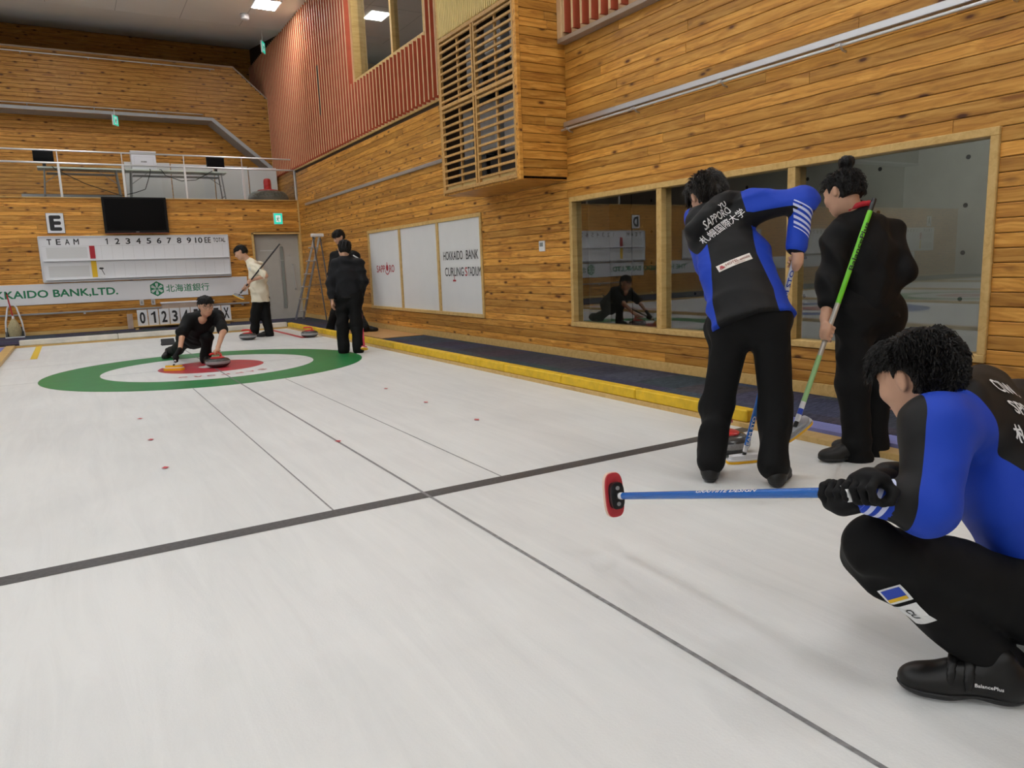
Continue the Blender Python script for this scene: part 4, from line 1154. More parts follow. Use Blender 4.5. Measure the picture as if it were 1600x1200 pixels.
def hair(person, c, F, h, mat, fringe=.045, front=.050, nape=-.075, side=-.045, puff=1.0, tufts=500, tl=.05, seed=1, bun=None, s=1.0, ear=True, brim=True, messy=.34, back=1.0):
    Hh = Solid(.02)
    e = lambda r, u, f: F.p(c, r * s, u * s, f * s)
    Hh.ell(e(0, .036, -.014), F.R, V(.089, .096, .108) * s * V(puff, puff, puff))
    Hh.ell(e(0, -.005, -.045), F.R, V(.080, .085, .080) * s * V(1, 1, back))
    if bun is not None:
        Hh.cap(e(*bun[0]), e(*bun[1]), .024, .020); Hh.ell(e(*bun[2]), F.R, V(.040, .036, .040), .012)
    def loc(P): return (P - c) @ F.R.T / s
    rs = np.random.RandomState(seed); ph = rs.uniform(0, 6, 6)
    def dsp(P):
        q = loc(P); a = np.arctan2(q[:, 0], q[:, 2])
        return .0035 * np.sin(a * 17 + q[:, 1] * 30 + ph[0]) + .003 * np.sin(a * 31 - q[:, 1] * 55 + ph[1]) + .002 * np.sin(q[:, 0] * 130 + q[:, 2] * 90 + ph[2])
    Hh.disp = dsp
    def cutface(P):
        q = loc(P); j = .007 * np.sin(q[:, 0] * 120 + ph[3]) + .004 * np.sin(q[:, 0] * 290 + ph[4])
        return -np.maximum(front - .35 * np.abs(q[:, 0]) - q[:, 2], q[:, 1] - fringe - j) * s
    def cutside(P):
        q = loc(P); return -np.maximum(-.008 - q[:, 2] - .0 * q[:, 0], q[:, 1] - side - .006 * np.sin(q[:, 2] * 150)) * s
    def cutnape(P): q = loc(P); return (nape - q[:, 1] - .15 * q[:, 2]) * s
    Hh.cut(cutface).cut(cutside).cut(cutnape)
    if ear: Hh.cut(lambda P: -(Solid.prim(('e', e(.088, -.008, -.010), F.R, V(.032, .037, .026) * s, .01), P))); Hh.cut(lambda P: -(Solid.prim(('e', e(-.088, -.008, -.010), F.R, V(.032, .037, .026) * s, .01), P)))
    o, v = skin_object('hair', Hh, h, mat, person, relax=0)
    if tufts:
        q = loc(v); okm = (q[:, 1] > nape + .02) & ~((np.abs(q[:, 0]) > .045) & (q[:, 1] < .050) & (q[:, 2] > -.055)) & (q[:, 1] < .118) & ~((q[:, 2] > .0) & (q[:, 1] < fringe + .012)); pick = rs.choice(np.where(okm)[0], tufts)
        mb = MB()
        for i in pick:
            p = v[i]; l = q[i]; nrm = unit(F.R.T @ (l / V(.089, .096, .108) ** 2))
            down = -F.u * ((.15 if brim else .9) if l[2] > .03 else .7) + F.f * ((.75 if brim else .25) if l[2] > -.02 else -.1) + F.r * .45 * np.sign(l[0]) + messy * rs.normal(size=3)
            tang = down - nrm * (down @ nrm); tang = unit(tang); L_ = tl * rs.uniform(.5, 1.1) * (.6 if (l[2] < -.05 or abs(l[0]) > .06) else 1); sd = np.cross(nrm, tang) * .0026 * rs.uniform(.6, 1.5)
            p0 = p - nrm * .004; p1 = p + tang * L_ * .5 + nrm * .007 * rs.uniform(.3, 1.4); p2 = p + tang * L_ + nrm * .004 * rs.uniform(-1, 1.8)
            mb.add([p0 - sd, p0 + sd, p0 + nrm * .004, p1 - sd * .8, p1 + sd * .8, p1 + nrm * .003, p2], [(0, 1, 4, 3), (1, 2, 5, 4), (2, 0, 3, 5), (3, 4, 6), (4, 5, 6), (5, 3, 6)])
        t = mb.build('hair_strands', mat, o); t['kind'] = 'stuff'
    return o

def grip(S, g, axis, palm, wrist, r=.013, turn=1, k=.009, s=1.0):
    """a hand closed round a shaft: palm on the side 'palm', four fingers and the thumb wrapped round it"""
    a = unit(axis); n = np.array(palm, float); n = unit(n - a * (n @ a)); b = np.cross(a, n) * turn
    P = lambda ang, rad, z: g + a * z + rad * (math.cos(ang) * n + math.sin(ang) * b)
    pc = P(0, r + .014 * s, 0)
    S.cap(pc - a * .026 * s, pc + a * .026 * s, .021 * s, .022 * s, flat=(n, .62), k=.015)
    S.cap(wrist, pc, .025 * s, .024 * s, k=.02)
    for i, (z, ln) in enumerate(((-.033, .84), (-.011, .97), (.011, 1.0), (.033, .93))):
        an = [math.radians(q * ln) for q in (35, 95, 160, 225, 270)]
        pts = [P(t, r + (.010 if j < 4 else .007) * s, z * s) for j, t in enumerate(an)]
        for j in range(4): S.cap(pts[j], pts[j + 1], (.0094 - .0006 * j) * s, (.0088 - .0006 * j) * s, k=k * .6)
    th = [P(math.radians(t), r + .011 * s, z * s) for t, z in ((-25, .030), (-75, .046), (-130, .046))]
    for j in range(2): S.cap(th[j], th[j + 1], (.0115 - .001 * j) * s, (.0100 - .001 * j) * s, k=k)

def relaxed(S, wrist, d, n, side, k=.008, s=1.0, curl=.5):
    """a loosely curled hand: d along the fingers, n out of the back of the hand, side towards the thumb"""
    d = unit(d); n = unit(np.array(n) - d * (np.array(n) @ d)); t = unit(np.array(side) - d * (np.array(side) @ d))
    pc = wrist + d * .055 * s
    S.cap(wrist, pc, .024 * s, .033 * s, flat=(n, .5), k=.015)
    for i, (x, L_) in enumerate(((.026, .072), (.009, .080), (-.009, .075), (-.025, .058))):
        p = pc + d * .025 * s + t * x * s; q = p + (d - n * curl * .35) * L_ * .5 * s; e = q + (d * .6 - n * curl) * L_ * .5 * s
        S.cap(p, q, .0092 * s, .0085 * s, k=k); S.cap(q, e, .0085 * s, .007 * s, k=k)
    p = wrist + d * .03 * s + t * .025 * s; q = p + (t * .7 + d * .8) * .035 * s; S.cap(p, q, .012 * s, .010 * s, k=k); S.cap(q, q + (d - n * .3) * .03 * s, .010 * s, .008 * s, k=k)

def shoe(person, heel, d, h, s=1.0, detail=False):
    """heel on the ground, d = direction of the toes"""
    d = unit((d[0], d[1], 0)); sd = V(-d[1], d[0], 0); R = np.array([d, sd, V(0, 0, 1)]); g0 = heel[2]
    def prof(S, g):
        S.ell(heel + d * .055 * s + V(0, 0, .045), R, V(.055 + g, .037 + g, .048) * s)
        S.cap(heel + d * .07 * s + V(0, 0, .052), heel + d * .17 * s + V(0, 0, .042), (.038 + g) * s, (.042 + g) * s, flat=(V(0, 0, 1), .9))
        S.ell(heel + d * .212 * s + V(0, 0, .034), R, V(.068 + g, .047 + g, .040) * s)
    up = Solid(.03); prof(up, 0)
    up.cap(heel + d * .055 * s + V(0, 0, .06), heel + d * .07 * s + V(0, 0, .105), .038 * s, .036 * s)
    up.cap(heel + d * .11 * s + V(0, 0, .075), heel + d * .155 * s + V(0, 0, .066), .030 * s, .028 * s)
    up.cut(lambda P: g0 + .014 - P[:, 2])
    shoe.last = up
    o, _ = skin_object('shoe', up, h, 'shoe_black', person)
    so = Solid(.03); prof(so, .005); so.cut(lambda P: P[:, 2] - g0 - .024).cut(lambda P: g0 + .001 - P[:, 2])
    s2, _ = skin_object('sole', so, h, 'shoe_sole', o); s2.location = (0, 0, 0)
    if detail:
        for x, w in ((.128, .020), (.165, .016)):
            st = Solid(.01)
            for k in range(9):
                t0, t1 = math.pi * (.06 + .88 * k / 9), math.pi * (.06 + .88 * (k + 1) / 9)
                q = lambda t: heel + d * (x + .012 * math.cos(t)) * s + sd * .045 * s * math.cos(t) + V(0, 0, .030 * s + .068 * s * math.sin(t))
                st.cap(q(t0), q(t1), w * .5, flat=(unit(sd * math.cos((t0 + t1) / 2) + V(0, 0, 1) * math.sin((t0 + t1) / 2)), .45))
            z, _ = skin_object('strap', st, h, 'shoe_black', o); z.location = (0, 0, 0)
        so = Solid(.03); prof(so, .0075); so.cut(lambda P: P[:, 2] - g0 - .0045).cut(lambda P: g0 + .0005 - P[:, 2])
        z, _ = skin_object('ice_glare_rim', so, .004, 'head_white', o); z.location = (0, 0, 0)  # white rim paints the glare of the ice under the sole
    return o

def lettering_on(S, person_part, body, o, ux, uy, n, mat, width, height, bold=.02, lift=.0035, arc=0.0, name='lettering'):
    """print laid on the cloth: every point is dropped along -n until it meets the garment"""
    v, f = text_geo(body, 1.0, bold, 1.0, 2, True)
    kx, ky = width / np.ptp(v[:, 0]), height / np.ptp(v[:, 1])
    x, y = v[:, 0] * kx, v[:, 1] * ky + arc * (v[:, 0] * kx / width * 2) ** 2
    ux, uy, n = unit(ux), unit(uy), unit(n)
    P = o + x[:, None] * ux + y[:, None] * uy + n * .22
    t = np.zeros(len(P))
    for _ in range(60): t += np.clip(S(P - t[:, None] * n), -.01, .02) * .7
    P = P - np.minimum(t, .5)[:, None] * n + n * lift + v[:, 2:3] * n
    return MB().add(P, f).build(name, mat, person_part)

def patch_on(S, part, poly, o, ux, uy, n, mat, lift=.0025, name='patch', sub=6):
    (x0, x1, y0, y1) = poly; ux, uy, n = unit(ux), unit(uy), unit(n); g = []; 
    for j in range(sub + 1):
        for i in range(sub * 2 + 1): g.append(o + (x0 + (x1 - x0) * i / (sub * 2)) * ux + (y0 + (y1 - y0) * j / sub) * uy + n * .22)
    P = np.array(g); t = np.zeros(len(P))
    for _ in range(60): t += np.clip(S(P - t[:, None] * n), -.01, .02) * .7
    P = P - np.minimum(t, .5)[:, None] * n + n * lift; w = sub * 2 + 1
    return MB().add(P, [(j * w + i, j * w + i + 1, (j + 1) * w + i + 1, (j + 1) * w + i) for j in range(sub) for i in range(sub * 2)]).build(name, mat, part)

def trousers(person, J, h, mat='trouser_black', th=.088, kn=.074, cu=.062, pel=.15, amp=.005, seed=3, fwd=None, sc=22, kk=.04, low=-.025):
    S = Solid(.05); fl = (unit(fwd), .78)
    pc = J['pelvis']; up = unit(J['chest'] - pc)
    S.cap(J['hipL'] + up * .03, J['hipR'] + up * .03, pel * .82, flat=fl); S.cap(pc, pc + up * .10, pel, pel * .95, flat=fl)
    for sd in 'LR':
        hp, k_, a = J['hip' + sd], J['knee' + sd], J['ankle' + sd]
        S.cap(hp, k_, th, kn, k=kk); S.cap(k_, a + (k_ - a) * .10, kn, cu, k=kk * .75)
        d = unit(k_ - a)
        for i, z in enumerate((low, .02 + max(low, 0), .06 + max(low, 0), .10 + max(low, 0))): S.cap(a + d * (z - .01), a + d * z, cu + .006 - .003 * i, cu + .002 - .002 * i, k=.018)
    f1, f2 = waves(seed, amp * .5, sc), folds(seed + 1, amp * 1.7, 34, unit(J['kneeL'] - J['ankleL']))
    S.disp = lambda P: f1(P) + f2(P)
    o, v = skin_object('trousers', S, h, mat, person); return o, v, S

def upper(person, J, F, h, name, mat, ch=.165, wa=.155, hem=.165, hl=.10, sleeves=(1.0, 1.0), ar=(.066, .056, .048), amp=.004, seed=5, collar=.062, depth=.70, hood=None, sh=.062, sc=26, colh=.045, hemup=None):
    """jacket or shirt: torso, shoulders and sleeves as one skin; a sleeve stops at its fraction of the arm"""
    S = Solid(.045); fl = (F.f, depth)
    pc, cc, nb = J['pelvis'], J['chest'], J['neck']
    up = unit(cc - pc)
    S.cap(pc - up * hl + up * .03, pc + up * .10, hem, wa, flat=fl); S.cap(pc + up * .08, cc, wa, ch, flat=fl)
    S.cap(cc, nb - unit(nb - cc) * .06, ch * .98, ch * .55, flat=fl)
    S.cap(cc + (nb - cc) * .35, nb - unit(nb - cc) * .012, .105, .072, flat=(F.f, .88)); S.cap(J['shL'], J['shR'], sh, k=.06)
    for sd in 'LR': S.cap(nb - unit(nb - cc) * .05, J['sh' + sd] * .72 + nb * .28 - up * .01, .062, .058, k=.06)
    for sd, fr in zip('LR', sleeves):
        a, b, c = J['sh' + sd], J['el' + sd], J['wr' + sd]
        l1, l2 = np.linalg.norm(b - a), np.linalg.norm(c - b); tot = (l1 + l2) * fr
        if tot <= l1: S.cap(a, a + (b - a) * tot / l1, ar[0], ar[1] + (ar[0] - ar[1]) * (1 - tot / l1), k=.04)
        else:
            S.cap(a, b, ar[0], ar[1], k=.04); S.cap(b, b + (c - b) * (tot - l1) / l2, ar[1], ar[2], k=.03)
    if collar: S.cap(nb - F.u * .02, nb + unit(J['head'] - nb) * colh, collar + .012, collar, k=.03)
    if hood is not None:
        for a, b, r in hood: S.cap(a, b, r, k=.025)
    f1, f2 = waves(seed, amp * .6, sc), folds(seed + 1, amp * 3.0, 30, unit(up * .6 + (J['elR'] - J['shR']) / .3 * .5))
    S.disp = lambda P: f1(P) + f2(P)
    hu = up if hemup is None else V(*hemup)
    bottom = pc - up * (hl + .02 - .03)
    S.cut(lambda P: np.where(np.linalg.norm(P - pc, axis=1) < .45, (bottom - P) @ hu - .004 * np.sin(P[:, 0] * 40), -1.0))
    o, v = skin_object(name, S, h, mat, person); return o, v, S

def body_core(J, F, HF, hs=1.0, gender=1.0):
    """the whole figure under the clothes, one continuous skin"""
    B = Solid(.03); fl = (F.f, .66)
    B.cap(J['pelvis'], J['chest'], .120, .130, flat=fl); B.cap(J['chest'], J['neck'] - F.u * .05, .125, .06, flat=fl)
    B.cap(J['shL'], J['shR'], .045); B.cap(J['hipL'], J['hipR'], .085, flat=fl)
    for sd in 'LR':
        B.cap(J['sh' + sd], J['el' + sd], .044, .038); B.cap(J['el' + sd], J['wr' + sd], .038, .025)
        B.cap(J['hip' + sd], J['knee' + sd], .068, .050); B.cap(J['knee' + sd], J['ankle' + sd], .050, .036)
        B.cap(J['ankle' + sd], J['ankle' + sd] + J.get('toe' + sd, F.f) * .10 - V(0, 0, .045), .032, .026)
    hc = J['head']; B.cap(J['neck'] - F.u * .01, HF.p(hc, 0, -.06 * hs, -.022 * hs), .056 * hs, .050 * hs, k=.02)
    add_head(B, hc, HF, hs)
    return B

def joints(d):
    return {k: (at(*v) if len(v) == 3 else V(*v[:3])) for k, v in d.items()}
W = lambda x, y, z: (x, y, z, 0)               # a joint given straight in metres

# ------------------------------------------------------------------ brooms
def broom(label, top, foot, head_dir, segs, pad, shell, head_len=.20, head_w=.065, normal=None, r=.0128, ferrule='broom_black', shell_k=.86, plate=None, pad_t=.014, oval=.5):
    """segs: (start, end, material, part name) as fractions from the top; head_dir: long side of the head"""
    top, foot = np.array(top, float), np.array(foot, float)
    o = empty('curling_broom', tuple(foot), label, 'broom', 'curling brooms')
    t, f = top - foot, V(0, 0, 0); d = unit(f - t); L_ = np.linalg.norm(t)
    for a, b, m_, nm in segs: MB().cyl(t + d * L_ * a, t + d * L_ * b, r, n=18).build(nm, m_, o, smooth=True)
    MB().cyl(t + d * (L_ - .02), f + d * .012, r * .8, r * .9, n=12).build('ferrule', ferrule, o, smooth=True)
    hx = unit(np.array(head_dir, float)); n = unit(d if normal is None else normal); hx = unit(hx - n * (hx @ n)); hy = np.cross(n, hx)
    def slab(l, w, z0, z1, k=12):
        pts = []
        for i in range(2 * k):
            a = math.pi * i / k; q = oval
            pts.append((math.copysign(abs(math.cos(a)) ** q, math.cos(a)) * l / 2, math.copysign(abs(math.sin(a)) ** q, math.sin(a)) * w / 2))
        return MB().prism(pts, f + n * z0, hx, hy, n, z1 - z0)
    slab(head_len * shell_k, head_w * .75, .002, .022).build('head_shell', shell, o)
    slab(head_len, head_w, .022, .030).build('head_plate', plate or ('head_white' if shell != 'head_grey' else 'head_grey'), o)
    slab(head_len * 1.02, head_w * 1.04, .030, .030 + pad_t).build('pad', pad, o)
    return o, f + foot, d, hx, hy, n

def blue_panels(o, v, S, J, F, half, arm_black=None, hood_pts=None, stripe_side=None, stripe_rng=(.35, .98), skew=None, flare=.12, taper=0.0, one_side=False):
    """where the team jacket is blue: sleeves and flanks; stripes on one forearm"""
    pc, cc = J['pelvis'], J['chest']; up = unit(cc - pc)
    mid = (J['shL'] + J['shR']) / 2
    q = v - pc; hgt = q @ up; latv = unit((J['shR'] - J['shL'])); latv = unit(latv - up * (latv @ up))
    top = (mid - pc) @ up; spine = pc + np.outer(hgt, up) + np.outer(np.clip(hgt / max(top, .1), 0, 1), (mid - pc) - up * ((mid - pc) @ up))
    lat = (v - spine) @ latv
    w = half + flare * np.clip((.25 - hgt) / .4, 0, .5)
    w = w * (1 - taper * np.clip(1 - hgt / max(top, .1), 0, 1))
    b = np.abs(lat) - w
    back = (v - spine) @ F.f
    blue = b.copy()
    if hood_pts is not None:
        for p, r in hood_pts: blue = np.minimum(blue, np.linalg.norm(v - p, axis=1) - r)
    if one_side: blue = np.where(lat > 0, -1.0, blue)
    along = np.zeros(len(v)); stripe = -np.ones(len(v))
    for sd in 'LR':
        a, e, c = J['sh' + sd], J['el' + sd], J['wr' + sd]
        if arm_black and sd in arm_black:
            dr, th, lo = arm_black[sd]
            for (p0, p1) in ((a, e), (e, c)):
                L2 = (p1 - p0) @ (p1 - p0); t = np.clip(((v - p0) @ (p1 - p0)) / L2, 0, 1); rad = v - p0 - t[:, None] * (p1 - p0)
                n = np.linalg.norm(rad, axis=1) + 1e-6
                near = n < .10
                if p0 is a or lo: blue = np.where(near & (np.abs(lat) > half), np.minimum(blue, (th - (rad @ unit(dr)) / n) * .05), blue)
        if stripe_side == sd:
            L_ = np.linalg.norm(c - e); t = ((v - e) @ (c - e)) / L_; rad = v - e - np.outer(t / L_, c - e); n = np.linalg.norm(rad, axis=1)
            along = t + (rad @ skew[0]) * skew[1]; m = (n < .085) & (t > -.03)
            stripe = np.where(m, np.minimum(np.minimum(along - stripe_rng[0] * L_, stripe_rng[1] * L_ - along), (rad @ skew[2]) + .012), -1)
    fattr(o, 'blue', blue); fattr(o, 'along', along + 1.0); fattr(o, 'stripe', stripe)

def new_person(base, label):
    return empty('person', tuple(base), label, 'person')

# ---- 1. player bending over the stone, back to the camera, team jacket
def player_bent():
    hl, hr = V(1.214, -7.166, 0), V(1.393, -7.407, 0)
    g = unit((.70, .71, 0))
    J = joints(dict(pelvis=(1171, 488, 3.60), chest=(1145, 402, 3.72), neck=(1123, 342, 3.80), head=(1105, 309, 3.88),
        shL=(1098, 374, 3.80), shR=(1180, 324, 3.70), elL=(1122, 455, 3.97), wrL=(1193, 505, 3.93), elR=(1252, 311, 3.60), wrR=(1246, 385, 3.60),
        hipL=(1143, 520, 3.63), hipR=(1203, 505, 3.56), kneeL=(1121, 632, 3.74), kneeR=(1212, 630, 3.62)))
    J['ankleL'] = hl + g * .06 + V(0, 0, .085); J['ankleR'] = hr + g * .06 + V(0, 0, .085)
    J['toeL'] = J['toeR'] = g
    F = Frame(cdir(.05, -.25, .95), J['neck'] - J['pelvis'])
    HF = Frame(cdir(-.10, -.48, .86), cdir(-.20, .85, .45))
    per = new_person(((hl + hr) / 2), 'player in blue and black jacket bending over the stone with back turned')
    top, foot = at(1247, 384, 3.59), V(1.655, -6.985, .045)
    ax = unit(foot - top)
    B = body_core(J, F, HF)
    gp = top + ax * .075
    grip(B, gp, -ax, cdir(.25, .15, -.95), J['wrR'], r=.014, turn=1)
    gl = top + ax * .42
    grip(B, gl, -ax, cdir(-.8, .3, .3), J['wrL'], r=.014, turn=-1)
    skin_object('body', B, .0062, 'skin', per)
    trousers(per, J, .0085, th=.092, kn=.077, cu=.064, pel=.145, fwd=F.f, seed=31, amp=.006, low=.03)
    hood = [(at(1084, 364, 3.77), at(1118, 345, 3.74), .050), (at(1118, 345, 3.74), at(1143, 312, 3.78), .045), (at(1090, 346, 3.80), at(1132, 318, 3.84), .058), (at(1086, 340, 3.86), at(1120, 322, 3.90), .055), (at(1083, 360, 3.73), at(1102, 342, 3.70), .046), (at(1102, 342, 3.70), at(1136, 310, 3.74), .044), (at(1090, 350, 3.80), at(1130, 318, 3.80), .05)]
    o, v, S = upper(per, J, F, .0075, 'jacket', 'team_jacket', ch=.175, wa=.182, hem=.205, hl=.075, ar=(.078, .064, .056), hood=hood, collar=0, seed=41, amp=.005, sleeves=(1.0, .98), depth=.70)
    rr = cdir(.9, -.1, -.3)
    blue_panels(o, v, S, J, F, .105, flare=.07, arm_black={'R': (cdir(-.25, -.9, .0), .55, True)}, hood_pts=[(at(1105, 340, 3.80), .10), (at(1135, 318, 3.80), .07), (at(1080, 368, 3.72), .10), (at(1090, 345, 3.72), .10), (at(1135, 312, 3.74), .075)],
                stripe_side='R', stripe_rng=(.22, .72), skew=(cdir(1, 0, 0), -.55, cdir(.8, 0, -.6)))
    n = cdir(-.05, .12, -1)
    ux = at(1158, 332, 3.6) - at(1092, 378, 3.6); uy = np.cross(n, ux)
    s = 3.6 / F_PX
    lettering_on(S, o, 'SAPPORO', at(1126, 331, 3.6), ux, uy, n, 'white_cloth', 52 * s, 13 * s, .012)
    lettering_on(S, o, '札幌国際大学', at(1134, 346, 3.6), ux, uy, n, 'white_cloth', 78 * s, 15 * s, .006)
    lettering_on(S, o, 'YU', at(1134, 312, 3.6), ux, uy, n, 'white_cloth', 14 * s, 8 * s, .02)
    ux2 = at(1172, 403, 3.6) - at(1119, 424, 3.6); uy2 = np.cross(n, ux2)
    pt = patch_on(S, o, (-27.5 * s, 27.5 * s, -5.5 * s, 5.5 * s), at(1145.5, 412.5, 3.6), ux2, uy2, n, 'logo_tan', name='sponsor_label')
    c = at(1145.5, 412.5, 3.6)
    lettering_on(S, pt, 'HOTEL emisia', c + unit(ux2) * 5 * s + unit(uy2) * 1.2 * s, ux2, uy2, n, 'logo_brown', 40 * s, 4.6 * s, .01, lift=.0042)
    lettering_on(S, pt, 'SAPPORO', c + unit(ux2) * 6 * s - unit(uy2) * 3.4 * s, ux2, uy2, n, 'logo_brown', 18 * s, 1.9 * s, .01, lift=.0042)
    lettering_on(S, pt, '&', c - unit(ux2) * 21 * s, ux2, uy2, n, 'red_print', 8 * s, 6 * s, .02, lift=.0042)
    hair(per, J['head'], HF, .006, 'hair_brown', nape=-.115, side=-.075, tufts=1300, tl=.08, seed=4, puff=1.0, messy=.12)
    shoe(per, hl, g, .006); shoe(per, hr, unit((.86, .50, 0)), .006)
    bo, f_, d, hx, hy, nn = broom('blue and white broom gripped by the bent player in blue', top, foot, cdir(.95, 0, .2), [(0, .02, 'head_white', 'end_cap'), (.02, .36, 'head_white', 'grip'), (.36, .95, 'broom_blue', 'shaft'), (.95, .985, 'head_white', 'collar')], 'pad_yellow', 'head_white', normal=(0, 0, -1))
    off = np.array(bo.location); cyl = Solid(.001); cyl.cap(top, foot, .0128)
    side = unit(np.cross(ax, cdir(0, 0, -1)));
    p = lettering_on(cyl, bo, 'TEAM STO', top + ax * .235, -ax, unit(np.cross(cdir(0, 0, -1), -ax)), cdir(0, 0, -1), 'blue_cloth', .22, .020, .02, lift=.0012); p.location = -Vector(off)
    p = lettering_on(cyl, bo, 'TEAM STO', top + ax * 1.02, -ax, unit(np.cross(cdir(0, 0, -1), -ax)), cdir(0, 0, -1), 'head_white', .20, .016, .02, lift=.0012); p.location = -Vector(off)
player_bent()

# ---- 2. player with a bun leaning on a green broom
def player_bun():
    J = joints(dict(pelvis=(1356, 482, 4.03), chest=(1352, 402, 4.02), neck=(1338, 336, 4.00), head=(1317, 302, 3.99),
        shL=(1307, 374, 3.97), shR=(1390, 364, 4.07), elL=(1296, 446, 3.90), wrL=(1290, 497, 3.83), elR=(1410, 424, 4.00), wrR=(1380, 460, 3.99),
        hipL=(1336, 500, 3.99), hipR=(1378, 498, 4.07), kneeL=(1333, 604, 3.96), kneeR=(1366, 604, 4.08), ankleL=(1339, 700, 3.98), ankleR=(1366, 698, 4.10)))
    tl = unit((-.80, .45, 0)); tr = unit((-.55, .8, 0))
    J['toeL'], J['toeR'] = tl, tr
    F = Frame(cdir(-.28, -.05, .95), J['neck'] - J['pelvis'])
    HF = Frame(cdir(-.46, -.24, .86), cdir(-.12, .96, .15))
    hl = V(*(J['ankleL'][:2] - tl[:2] * .07), 0); hr = V(*(J['ankleR'][:2] - tr[:2] * .06), 0)
    per = new_person((hl + hr) / 2, 'player in black with hair in a bun leaning on a green broom')
    top, foot = at(1366, 311, 3.83), at(1243, 664, 3.72)
    ax = unit(foot - top)
    t = (at(1291, 522, 3.78) - top) @ ax
    B = body_core(J, F, HF, .98)
    grip(B, top + ax * t, -ax, cdir(-.65, .1, -.6), J['wrL'], r=.014, turn=1)
    relaxed(B, J['wrR'], cdir(-.6, -.7, .1), cdir(.7, -.2, -.4), cdir(-.2, .5, -.5))
    skin_object('body', B, .0065, 'skin', per)
    trousers(per, J, .009, th=.100, kn=.084, cu=.068, pel=.172, fwd=F.f, seed=33, amp=.006)
    o, v, S = upper(per, J, F, .008, 'sweatshirt', 'cloth_black', ch=.170, wa=.172, hem=.176, hl=.07, ar=(.076, .068, .052), collar=0, seed=44, amp=.003, sleeves=(.80, .97), depth=.76)
    col = Solid(.01)
    for i in range(14):
        a0, a1 = 2 * math.pi * i / 14, 2 * math.pi * (i + 1) / 14
        c = J['neck'] + F.u * .022
        q = lambda a: c + .078 * math.cos(a) * F.r + .082 * math.sin(a) * F.f - F.u * .020 * math.sin(a)
        col.cap(q(a0), q(a1), .0135)
    c_, _ = skin_object('collar', col, .006, 'red_cloth', o); c_.location = (0, 0, 0)
    hair(per, J['head'], HF, .006, 'hair_black', fringe=.050, front=.062, nape=-.058, side=.008, tufts=500, tl=.05, messy=.10, back=.9, seed=6, s=.95, bun=((0, .10, -.05), (0, .125, -.058), (0, .156, -.066)))
    add_face(per, J['head'], HF, .98)
    shoe(per, hl, tl, .0065); shoe(per, hr, tr, .0065)
    bo, *_r = broom('bright green topped broom with silver shaft held by the player with a bun', top, foot, cdir(.75, .55, .2), [(0, .055, 'broom_black', 'end_cap'), (.055, .47, 'broom_green', 'grip'), (.47, .70, 'broom_silver', 'shaft'), (.70, .90, 'broom_pale_green', 'lower_shaft'), (.90, .93, 'head_white', 'collar'), (.93, .955, 'blue_cloth', 'collar'), (.955, .985, 'head_white', 'collar')], 'pad_yellow', 'head_grey', normal=cdir(.35, -.75, .55), head_len=.19)
    cyl = Solid(.001); cyl.cap(top, foot, .0128)
    n = cdir(0, 0, -1)
    p = lettering_on(cyl, bo, 'BalancePlus', top + ax * .27, -ax, unit(np.cross(n, -ax)), n, 'black_print', .27, .021, .02, lift=.0012); p.location = -Vector(bo.location)
player_bun()

